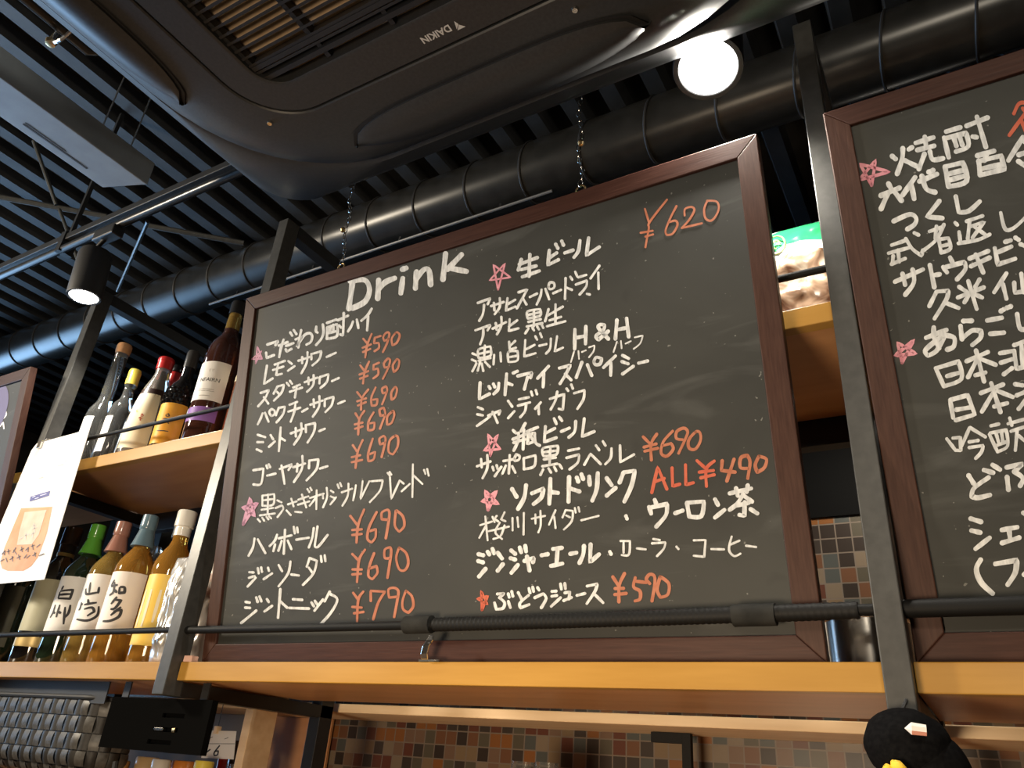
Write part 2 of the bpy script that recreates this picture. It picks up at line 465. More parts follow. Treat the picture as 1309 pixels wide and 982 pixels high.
# --- long dark ceiling unit hanging at the far left
BZ = EYE + 1.25
bx = thing('hanging_ceiling_box', 'long dark metal box hanging by thin rods at the upper left', 'ceiling box', (-1.67, 0.0, BZ))
bm = bmesh.new()
v = [(-1.609, -2.0), (-1.609, 0.766), (-1.728, 0.722), (-1.728, -2.0)]
lo = [bm.verts.new((a, c, BZ)) for a, c in v]; hi = [bm.verts.new((a, c, BZ + 0.070)) for a, c in v]
bm.faces.new(lo); bm.faces.new(hi)
for j in range(4): bm.faces.new((lo[j], lo[(j + 1) % 4], hi[(j + 1) % 4], hi[j]))
casing = obj('casing', bm, mottled('satin_grey_casing', (0.23, 0.275, 0.325), (0.26, 0.31, 0.36), 20, 0.4), bx, bevel=0.002)
bm = bmesh.new()
box(bm, -1.702, -1.697, 0.50, 0.66, BZ - 0.0008, BZ); box(bm, -1.692, -1.690, 0.50, 0.60, BZ - 0.0008, BZ); 
obj('slot', bm, M_dark, casing)
for p in ((-1.62, 0.70), (-1.715, 0.66), (-1.62, 0.1), (-1.715, 0.1)):
    obj('hanger_rod', tube(bmesh.new(), [(p[0], p[1], BZ + 0.075), (p[0], p[1], CEIL)], 0.0022, 8), M_steel, bx)

# --- pipes beside the air conditioner with their clamp
for i, (xx, zz, rr) in enumerate(((-1.30, EYE + 1.22, 0.011), (-1.345, EYE + 1.235, 0.014))):
    t = obj('refrigerant_pipe', tube(bmesh.new(), [(xx, -2.4, zz), (xx, 0.37, zz), (xx + 0.02, 0.44, zz + 0.05), (xx + 0.14, 0.49, zz + 0.06)] if i == 0 else [(xx, -2.4, zz), (xx, 0.44, zz), (xx + 0.03, 0.52, zz + 0.07), (xx + 0.16, 0.57, zz + 0.09)], rr, 12), M_duct, smooth=True)
    tag(t, ('thin' if i == 0 else 'thicker') + ' black pipe along the air conditioner, ' + ('nearer to it' if i == 0 else 'farther from it'), 'pipe', 'pipes beside the air conditioner')
cl = thing('pipe_clamp', 'bright metal pipe clamp hanging between air conditioner and ceiling box', 'clamp', (-1.34, 0.385, EYE + 1.2))
obj('strap', tube(bmesh.new(), [(-1.33 + 0.042 * math.cos(a), 0.385, EYE + 1.23 + 0.035 * math.sin(a)) for a in [2 * PI * i / 20 for i in range(20)]], 0.004, 8, closed=True), M_chrome, cl)
obj('hanger_rod', tube(bmesh.new(), [(-1.33, 0.385, EYE + 1.265), (-1.33, 0.385, CEIL)], 0.004, 8), M_black, cl)
bm = bmesh.new(); lathe(bm, -1.375, 0.385, EYE + 1.205, [(0, 0), (0.009, 0.002), (0.011, 0.010), (0.006, 0.016), (0.004, 0.03), (0, 0.031)], 12)
obj('wing_nut', bm, M_brass, cl, smooth=True)

# --- lighting track with two rails
TYK, TZ = 0.90, EYE + 1.345
tr = thing('lighting_track', 'black lighting track crossing the ceiling in front of the duct', 'lighting track', (-1.5, TYK, TZ))
bm = B(-4.4, 1.6, TYK - 0.010, TYK + 0.020, TZ + 0.030, TZ + 0.054)
obj('channel', bm, M_black, tr, bevel=0.002)
bm = bmesh.new(); tube(bm, [(-4.4, TYK, TZ), (1.6, TYK, TZ)], 0.0125, 16)
obj('rail', bm, mottled('satin_black', (0.012, 0.012, 0.012), (0.018, 0.018, 0.018), 30, 0.3), tr, smooth=True)
for xx in (-3.4, -2.25, -1.1, 0.4):
    obj('hanger', B(xx - 0.006, xx + 0.006, TYK + 0.001, TYK + 0.013, TZ + 0.058, CEIL), M_black, tr)
    obj('bracket', B(xx - 0.012, xx + 0.012, TYK - 0.014, TYK + 0.03, TZ - 0.012, TZ + 0.062), M_black, tr)

# --- spotlights on the track
def spotlight(x, y, zap, label, d, power, ang, k=1.0):
    """Cylindrical track spotlight; aperture centre at (x, y, zap), aimed along d."""
    t = thing('track_spotlight', label, 'spotlight', (x, y, zap), 'spotlights on the lighting track')
    d = Vector(d).normalized(); q = (-d).to_track_quat('Z', 'Y')
    o3 = Vector((x, y, zap))
    def place(bm):
        for v in bm.verts: v.co = q @ v.co + o3
        return bm
    bm = bmesh.new()
    lathe(bm, 0, 0, 0, [(0.034 * k, 0.012), (0.038 * k, 0), (0.044 * k, 0), (0.045 * k, 0.004), (0.045 * k, 0.135), (0.040 * k, 0.150), (0.022, 0.158), (0, 0.158)], 36)
    obj('housing', place(bm), M_dark, t, smooth=True)
    bm = bmesh.new(); lathe(bm, 0, 0, 0, [(0.0375 * k, 0.003), (0.030 * k, -0.004), (0.018 * k, -0.008), (0, -0.010)], 36)
    obj('lens', place(bm), M_lens, t, smooth=True, label='glowing lens')
    top = o3 - d * 0.10
    bm = bmesh.new()
    tube(bm, [(x - 0.05, y, top.z), (x - 0.052, y, top.z + 0.07), (x - 0.02, y, zap + 0.20), (x, TYK, zap + 0.215), (x, TYK, TZ - 0.03)], 0.007, 10)
    obj('arm', bm, M_black, t, smooth=True)
    obj('adapter', B(x - 0.05, x + 0.05, TYK - 0.018, TYK + 0.018, TZ - 0.042, TZ - 0.010), M_black, t, bevel=0.004)
    s = spot('spotlight_beam', o3 + d * 0.022, o3 + d, power, (1.0, 0.93, 0.82), ang, 0.6, 0.03)
    return t
p1 = at(107, 380, TYK); p2 = at(905, 88, TYK)
spotlight(p1.x, p1.y, p1.z, 'lit track spotlight above the white hanging menu sheet', (0.05, 0.06, -1), 15, 130)
spotlight(p2.x, p2.y, p2.z, 'dazzling track spotlight above the top right corner of the drink board', (0.02, -0.22, -1), 40, 140, 1.3)  # lens and housing oversized to stand in for the glow around the lamp

# --- spiral ducts
def duct(x0, x1, y, z, r, label, step=0.17, first=0.0):
    t = thing('spiral_duct', label, 'duct', ((x0 + x1) / 2, y, z - r), 'round spiral ducts')
    bm = bmesh.new(); tube(bm, [(x0, y, z), (x1, y, z)], r, 40)
    for f in bm.faces: f.material_index = 0
    n0 = len(bm.faces)
    xx = x0 + first
    while xx < x1:
        tube(bm, [(xx + 0.06 * math.sin(a) * 0.35, y + (r + 0.0005) * math.cos(a), z + (r + 0.0005) * math.sin(a)) for a in [2 * PI * i / 36 for i in range(36)]], 0.0042, 6, closed=True)
        xx += step
    for i, f in enumerate(bm.faces): f.material_index = 0 if i < n0 else 1
    obj('pipe', bm, [M_duct, M_dark], t, smooth=True)
    return t
duct(-5.2, 2.6, 1.62, EYE + 1.66 + 0.105, 0.098, 'large black spiral duct running behind the drink board top', 0.21)
duct(-5.3, -2.2, 2.35, EYE + 2.05 - 0.02, 0.085, 'smaller black spiral duct at the far left beyond the bottles', 0.2)
ca, cb_ = at(268, 389, 1.60), at(706, 244, 1.60)
cd = thing('conduit_pipe', 'thin grey conduit running along below the large spiral duct', 'conduit', (ca + cb_) / 2)
M_cond = mat('grey_conduit', (0.16, 0.16, 0.16), 0.4, metal=0.5)
obj('tube', tube(bmesh.new(), [ca, cb_], 0.005, 8), M_cond, cd, smooth=True)
for i in range(4):
    p = ca.lerp(cb_, 0.1 + 0.26 * i)
    obj('hanger', B(p.x - 0.004, p.x + 0.004, p.y - 0.002, p.y + 0.002, p.z + 0.004, EYE + 1.660), M_black, cd)

# --- ceiling brace rods
def brace(a, b, label, r=0.011):
    o = obj('ceiling_brace', tube(bmesh.new(), [a, b], r, 8), M_post, smooth=True)
    tag(o, label, 'brace', 'braces under the ceiling deck')
zc = CEIL - 0.10
brace(atz(-40, 245, zc), atz(137, 277, zc), 'thin dark diagonal brace at the left edge below the ceiling box')
brace(atz(186, 288, zc), atz(312, 311, zc), 'thin dark diagonal brace above the large duct, left of the air conditioner')
brace(atz(43, 180, CEIL - 0.02), atz(72, 262, TZ + 0.35), 'upper slim pale rod hanging beside the ceiling box', 0.007)
brace(atz(76, 268, TZ + 0.34), atz(103, 342, TZ + 0.06), 'lower slim pale rod reaching down to the left spotlight', 0.006)
brace(atz(189, 283, TZ + 0.05), atz(150, 372, EYE + 1.62), 'slim dark rod from the track down to the large duct', 0.006)

# ================================================================== shelving
SHELF_Z, SHELF_B = EYE + 0.1523, EYE + 0.1183          # lower shelf top and underside
UP_Z, UP_B = EYE + 0.655, EYE + 0.622                  # upper shelf
SF, SB = 1.022, 1.355                                  # shelf front and back edge

def upright(x0, x1, label):
    t = thing('steel_upright', label, 'shelf upright', ((x0 + x1) / 2, 1.0, EYE + 0.09), 'black steel uprights of the shelving')
    z0, z1 = EYE + 0.0905, EYE + 1.23
    obj('front_post', B(x0, x1, 1.0, 1.04, z0, z1), M_post, t, bevel=0.0015)
    obj('bottom_bar', B(x0, x1, 1.04, 1.47, z0, z0 + 0.027), M_black, t, bevel=0.001)
    obj('top_bar', B(x0, x1, 1.04, 1.47, z1 - 0.035, z1), M_black, t, bevel=0.001)
    obj('middle_bar', B(x0, x1, 1.04, 1.43, UP_B - 0.031, UP_B - 0.001), M_black, t, bevel=0.001)
    obj('back_post', B(x0, x1, 1.43, 1.47, EYE - 0.25, z1 - 0.035), M_black, t, bevel=0.001)
    return t
upright(-2.163, -2.131, 'steel side frame behind the white menu sheet, leftmost one')
upright(-1.380, -1.347, 'steel side frame between the whisky bottles and the drink board')
upright(-0.1045, -0.0735, 'steel side frame between the drink board and the shochu board')

def shelf_board(x0, x1, zt, zb, label, first=None):
    t = thing('shelf_board', label, 'shelf', ((x0 + x1) / 2, (SF + SB) / 2, zb), 'wooden shelf boards')
    obj('front_edge', B(x0, x1, SF, SF + 0.022, zb, zt), M_shelf, t, bevel=0.0015)
    obj('panel', B(x0, x1, SF + 0.022, SB, zb + 0.0015, zt - 0.0005), M_under, t)
    return t
shelf_board(-2.130, -1.381, SHELF_Z, SHELF_B, 'lower wooden shelf carrying the row of whisky bottles')
shelf_board(-1.346, -0.105, SHELF_Z, SHELF_B, 'lower wooden shelf under the drink board')
shelf_board(-0.073, 1.10, SHELF_Z, SHELF_B, 'lower wooden shelf under the shochu board at right')
shelf_board(-2.130, -1.381, UP_Z, UP_B, 'upper wooden shelf carrying the clear and dark liquor bottles')
shelf_board(-1.346, -0.105, UP_Z, UP_B, 'upper wooden shelf behind the drink board carrying the green bag')
shelf_board(-0.073, 1.10, UP_Z, UP_B, 'upper wooden shelf behind the shochu board at right')
shelf_board(-2.95, -2.164, SHELF_Z, SHELF_B, 'lower wooden shelf at the left picture edge beyond the menu sheet')
shelf_board(-2.95, -2.164, UP_Z, UP_B, 'upper wooden shelf at the left picture edge behind the small board')

# black back rail under the upper shelf
for a, c, w in ((-2.130, -1.381, 'above the whisky bottles'), (-1.346, -0.105, 'behind the drink board')):
    o = obj('back_rail', B(a, c, SB + 0.002, SB + 0.03, UP_B - 0.05, UP_B + 0.02), M_black, bevel=0.001)
    tag(o, 'black back rail under the upper shelf ' + w, 'rail', 'black back rails of the upper shelves')
# pale counter-top strip behind and below the lower shelf
o = obj('back_ledge', B(-2.4, 1.2, 1.50, TY - 0.008, EYE + 0.1085, EYE + 0.128), M_pale, bevel=0.002)
tag(o, 'pale pine ledge on the tiled wall below the main shelves', 'ledge')

# slim black post with a bracket before the tiles
pp = at(879, 965, 1.66)
ps = thing('bracket_post', 'slim black post with a bracket before the mosaic tiles under the drink board', 'post', (pp.x, 1.66, EYE - 0.25))
obj('post', B(pp.x - 0.009, pp.x + 0.009, 1.652, 1.668, EYE - 0.25, EYE + 0.1075), M_rod, ps)
obj('bracket_arm', B(pp.x - 0.075, pp.x - 0.0092, 1.652, 1.668, EYE + 0.088, EYE + 0.1075), M_rod, ps)

# guard rails
def rail(x0, x1, y, z, r, label, sag=0.0):
    pts = [(x0 + (x1 - x0) * i / 16, y, z - sag * math.sin(PI * i / 16)) for i in range(17)]
    t = thing('guard_rail', label, 'guard rail', ((x0 + x1) / 2, y, z - r), 'black guard rails of the shelves')
    obj('rod', tube(bmesh.new(), pts, r, 12), M_rod, t, smooth=True)
    return t
gz, gy = EYE + 0.2105, 1.017
rail(-2.130, -1.381, gy, EYE + 0.2118, 0.0060, 'guard rail in front of the whisky bottles')
gr = rail(-1.346, -0.105, gy, gz, 0.0072, 'guard rail across the foot of the drink board', 0.003)
gx = lambda px: at(px, 798, gy).x
bm = bmesh.new(); n = 240
xa, xb = gx(556), gx(1100)
pts = [(xa + (xb - xa) * i / n, gy, gz - 0.003 * math.sin(PI * (xa + (xb - xa) * i / n + 1.346) / 1.241)) for i in range(n + 1)]
tube(bm, pts, [0.0108 if i % 3 else 0.0101 for i in range(n + 1)], 14)
obj('ribbed_sleeve', bm, mat('black_rubber', (0.006, 0.006, 0.006), 0.6, spec=0.25), gr, smooth=True, label='ribbed black sleeve')
for a, c in ((519, 552), (938, 993)):
    p0, p1_ = gx(a), gx(c)
    obj('tape_wrap', tube(bmesh.new(), [(p0, gy, gz - 0.0022), (p1_, gy, gz - 0.0022)], 0.0140, 12), mottled('grey_tape', (0.016, 0.016, 0.015), (0.026, 0.026, 0.024), 40, 0.8, spec=0.15), gr, smooth=True, angle=50, label='grey tape wrap')
rail(-0.073, 1.10, gy, gz, 0.0105, 'guard rail across the foot of the shochu board')
rail(-2.130, -1.381, 1.014, EYE + 0.708, 0.0050, 'guard rail in front of the upper liquor bottles')
rail(-1.346, -0.105, 1.014, EYE + 0.708, 0.0060, 'guard rail in front of the green bag behind the drink board')

# little silver latch standing at the rail
hk = thing('latch', 'small silver latch standing between shelf and taped rail', 'latch', at(546, 840, 1.008))
bm = bmesh.new()
path = [at(542, 843, 1.012), at(541.5, 836, 1.004), at(544, 826, 1.000), at(549, 818, 0.998), at(551, 812, 1.000)]
vs = []
for i, p in enumerate(path):
    w = 0.0062 if i < 4 else 0.0035
    vs.append([bm.verts.new(p + Vector((s * w, d, 0))) for s, d in ((-1, 0), (1, 0), (1, 0.003), (-1, 0.003))])
for A, C in zip(vs, vs[1:]):
    for j in range(4): bm.faces.new((A[j], A[(j + 1) % 4], C[(j + 1) % 4], C[j]))
bm.faces.new(vs[0]); bm.faces.new(vs[-1])
obj('lever', bm, M_steel, hk, bevel=0.0008)
p = at(546, 846, 1.017)
obj('base_plate', B(p.x - 0.02, p.x + 0.02, SF - 0.001, SF + 0.008, SHELF_Z, SHELF_Z + 0.003), M_steel, hk)
p = at(549, 822, 0.9975); obj('slot', B(p.x - 0.0025, p.x + 0.0025, p.y - 0.0012, p.y + 0.001, p.z - 0.001, p.z + 0.001), M_dark, hk)

# ================================================================== blackboards
LEAN = -0.16                                            # the boards lean forward: depth change per metre of height
EU = Vector((0, LEAN, 1)).normalized()
EN = Vector((0, -1, LEAN)).normalized()                 # towards the guests
Y0 = 1.045
SLOPE = math.sqrt(1 + LEAN * LEAN)

class Board:
    def __init__(self, name, label, x0, x1, top, fw=0.034):
        self.o = Vector((0, Y0, SHELF_Z + 0.001)); self.x0, self.x1 = x0, x1
        self.s1 = (top - self.o.z) * SLOPE; s1 = self.s1
        self.t = thing(name, label, 'blackboard', ((x0 + x1) / 2, Y0, self.o.z), 'leaning menu blackboards')
        P = self.P
        def prism(quad_, mat_, nm):
            bm = bmesh.new()
            f = [bm.verts.new(P(a, s, 0)) for a, s in quad_]; b = [bm.verts.new(P(a, s, -0.020)) for a, s in quad_]
            bm.faces.new(f); bm.faces.new(b)
            for j in range(4): bm.faces.new((f[j], f[(j + 1) % 4], b[(j + 1) % 4], b[j]))
            obj(nm, bm, mat_, self.t, bevel=0.0015)
        prism([(x0, s1), (x1, s1), (x1 - fw, s1 - fw), (x0 + fw, s1 - fw)], M_frame_h, 'frame_rail')
        prism([(x0, 0), (x1, 0), (x1 - fw, fw), (x0 + fw, fw)], M_frame_h, 'frame_rail')
        prism([(x0, 0), (x0 + fw, fw), (x0 + fw, s1 - fw), (x0, s1)], M_frame_v, 'frame_stile')
        prism([(x1, 0), (x1 - fw, fw), (x1 - fw, s1 - fw), (x1, s1)], M_frame_v, 'frame_stile')
        bm = bmesh.new()
        q = [(x0 + fw - 0.004, fw - 0.004), (x1 - fw + 0.004, fw - 0.004), (x1 - fw + 0.004, s1 - fw + 0.004), (x0 + fw - 0.004, s1 - fw + 0.004)]
        f = [bm.verts.new(P(a, s, -0.006)) for a, s in q]; b = [bm.verts.new(P(a, s, -0.013)) for a, s in q]
        bm.faces.new(f); bm.faces.new(b)
        for j in range(4): bm.faces.new((f[j], f[(j + 1) % 4], b[(j + 1) % 4], b[j]))
        self.panel = obj('writing_panel', bm, M_board, self.t)
        self.k = 0
    def P(self, x, s, d=0.0):
        return self.o + Vector((x, 0, 0)) + EU * s + EN * d
    def hit(self, px, py, d):
        """Point where the sight line of a photo pixel meets the plane d in front of the board face."""
        r = Vector(ray(px, py)); q = self.o + EN * d - Vector((0, 0, EYE))
        return r * (q.dot(EN) / r.dot(EN)) + Vector((0, 0, EYE))
    def marks(self, name, strokes, width, m, crop, label=None, fill=None):
        """Pen strokes given in the frame of one enlarged view of the photograph."""
        ox, oy, sc = crop
        bm = bmesh.new()
        for st in strokes:
            pts = [(ox + a / sc, oy + b / sc) for a, b in st]
            self.k += 1
            ribbon(self, bm, smooth_path(pts), (0.80 if width < 22 else 0.90) * width / sc / 2, -0.006 + 0.0004 + 0.00003 * (self.k % 12))
        if fill:
            c = [bm.verts.new(self.hit(ox + a / sc, oy + b / sc, -0.0057)) for a, b in fill]; bm.faces.new(c)
        return obj(name, bm, m, self.panel, label=label)

def smooth_path(p):
    """Catmull-Rom rounding; sharp turns keep their corner."""
    if len(p) < 3: 
        (a, b), (c, d) = p[0], p[-1]
        return [(a + (c - a) * i / 3, b + (d - b) * i / 3) for i in range(4)]
    closed = p[0] == p[-1]
    out = []
    n = len(p)
    for i in range(n - 1):
        p1, p2 = p[i], p[i + 1]
        p0 = p[i - 1] if i > 0 else (p[-2] if closed else p1)
        p3 = p[i + 2] if i + 2 < n else (p[1] if closed else p2)
        def corner(a, b, c):
            u = (b[0] - a[0], b[1] - a[1]); v = (c[0] - b[0], c[1] - b[1])
            lu, lv = math.hypot(*u), math.hypot(*v)
            return lu > 0 and lv > 0 and (u[0] * v[0] + u[1] * v[1]) / (lu * lv) < 0.1
        m1 = (0, 0) if corner(p0, p1, p2) else ((p2[0] - p0[0]) / 2, (p2[1] - p0[1]) / 2)
        m2 = (0, 0) if corner(p1, p2, p3) else ((p3[0] - p1[0]) / 2, (p3[1] - p1[1]) / 2)
        for k in range(5):
            t = k / 5; t2, t3 = t * t, t * t * t
            out.append(tuple((2 * t3 - 3 * t2 + 1) * p1[j] + (t3 - 2 * t2 + t) * m1[j] + (-2 * t3 + 3 * t2) * p2[j] + (t3 - t2) * m2[j] for j in (0, 1)))
    out.append(p[-1])
    return out

def ribbon(bd, bm, pts, hw, d):
    q = [pts[0]]
    for p in pts[1:]:
        if math.hypot(p[0] - q[-1][0], p[1] - q[-1][1]) > 0.15: q.append(p)
    if len(q) < 2: q = [pts[0], (pts[0][0] + 0.4, pts[0][1])]
    n = len(q)
    Lv, Rv = [], []
    for i, p in enumerate(q):
        a = q[max(i - 1, 0)]; b = q[min(i + 1, n - 1)]
        tx, ty = b[0] - a[0], b[1] - a[1]; l = math.hypot(tx, ty) or 1
        nx, ny = -ty / l, tx / l
        w = hw * (1.0 + 0.10 * math.sin(7.3 * i / n + bd.k))
        Lv.append(bm.verts.new(bd.hit(p[0] + nx * w, p[1] + ny * w, d)))
        Rv.append(bm.verts.new(bd.hit(p[0] - nx * w, p[1] - ny * w, d)))
    for i in range(n - 1):
        try: bm.faces.new((Lv[i], Lv[i + 1], Rv[i + 1], Rv[i]))
        except ValueError: pass
    for p, o, A, C in ((q[0], q[1], Lv[0], Rv[0]), (q[-1], q[-2], Rv[-1], Lv[-1])):
        tx, ty = p[0] - o[0], p[1] - o[1]; l = math.hypot(tx, ty) or 1
        tx, ty = tx / l, ty / l
        arc = [A]
        for k in range(1, 6):
            a = PI * k / 6
            # from the left side of the outgoing direction round to its right
            sx = (ty * math.cos(a) + tx * math.sin(a)); sy = (-tx * math.cos(a) + ty * math.sin(a))
            arc.append(bm.verts.new(bd.hit(p[0] + sx * hw, p[1] + sy * hw, d)))
        arc.append(C)
        try: bm.faces.new(arc)
        except ValueError: pass

b0 = Board('menu_blackboard', 'large blackboard headed Drink in a brown wooden frame, in the middle', -1.316, -0.1685, EYE + 0.9255)
b1 = Board('menu_blackboard', 'blackboard headed with shochu names, cut by the right picture edge', -0.0705, 1.075, EYE + 0.9225)
b2 = Board('menu_blackboard', 'blackboard corner with a round purple sticker at the left picture edge', -3.2, -2.1895, EYE + 0.931)

CROP = dict(A=(310, 300, 4.0906), B=(300, 520, 4.675), C=(290, 640, 4.675), D=(590, 290, 5.0346), E=(590, 450, 5.0346), F=(590, 600, 5.4542), G=(770, 530, 5.4542), H=(780, 640, 4.675), P=(800, 240, 8.181), V=(400, 740, 2.975),
            R1=(1060, 110, 5.253), R2=(1060, 270, 5.253), R3=(1060, 420, 5.253), R4=(1060, 590, 5.253))
INK = dict(w=M_white, o=M_orange, r=M_red, p=M_pink, m=M_mauve)

def S_(txt):
    return [[tuple(float(v) for v in pt.split(',')) for pt in st.split()] for st in txt.strip().split('/') if st.strip()]

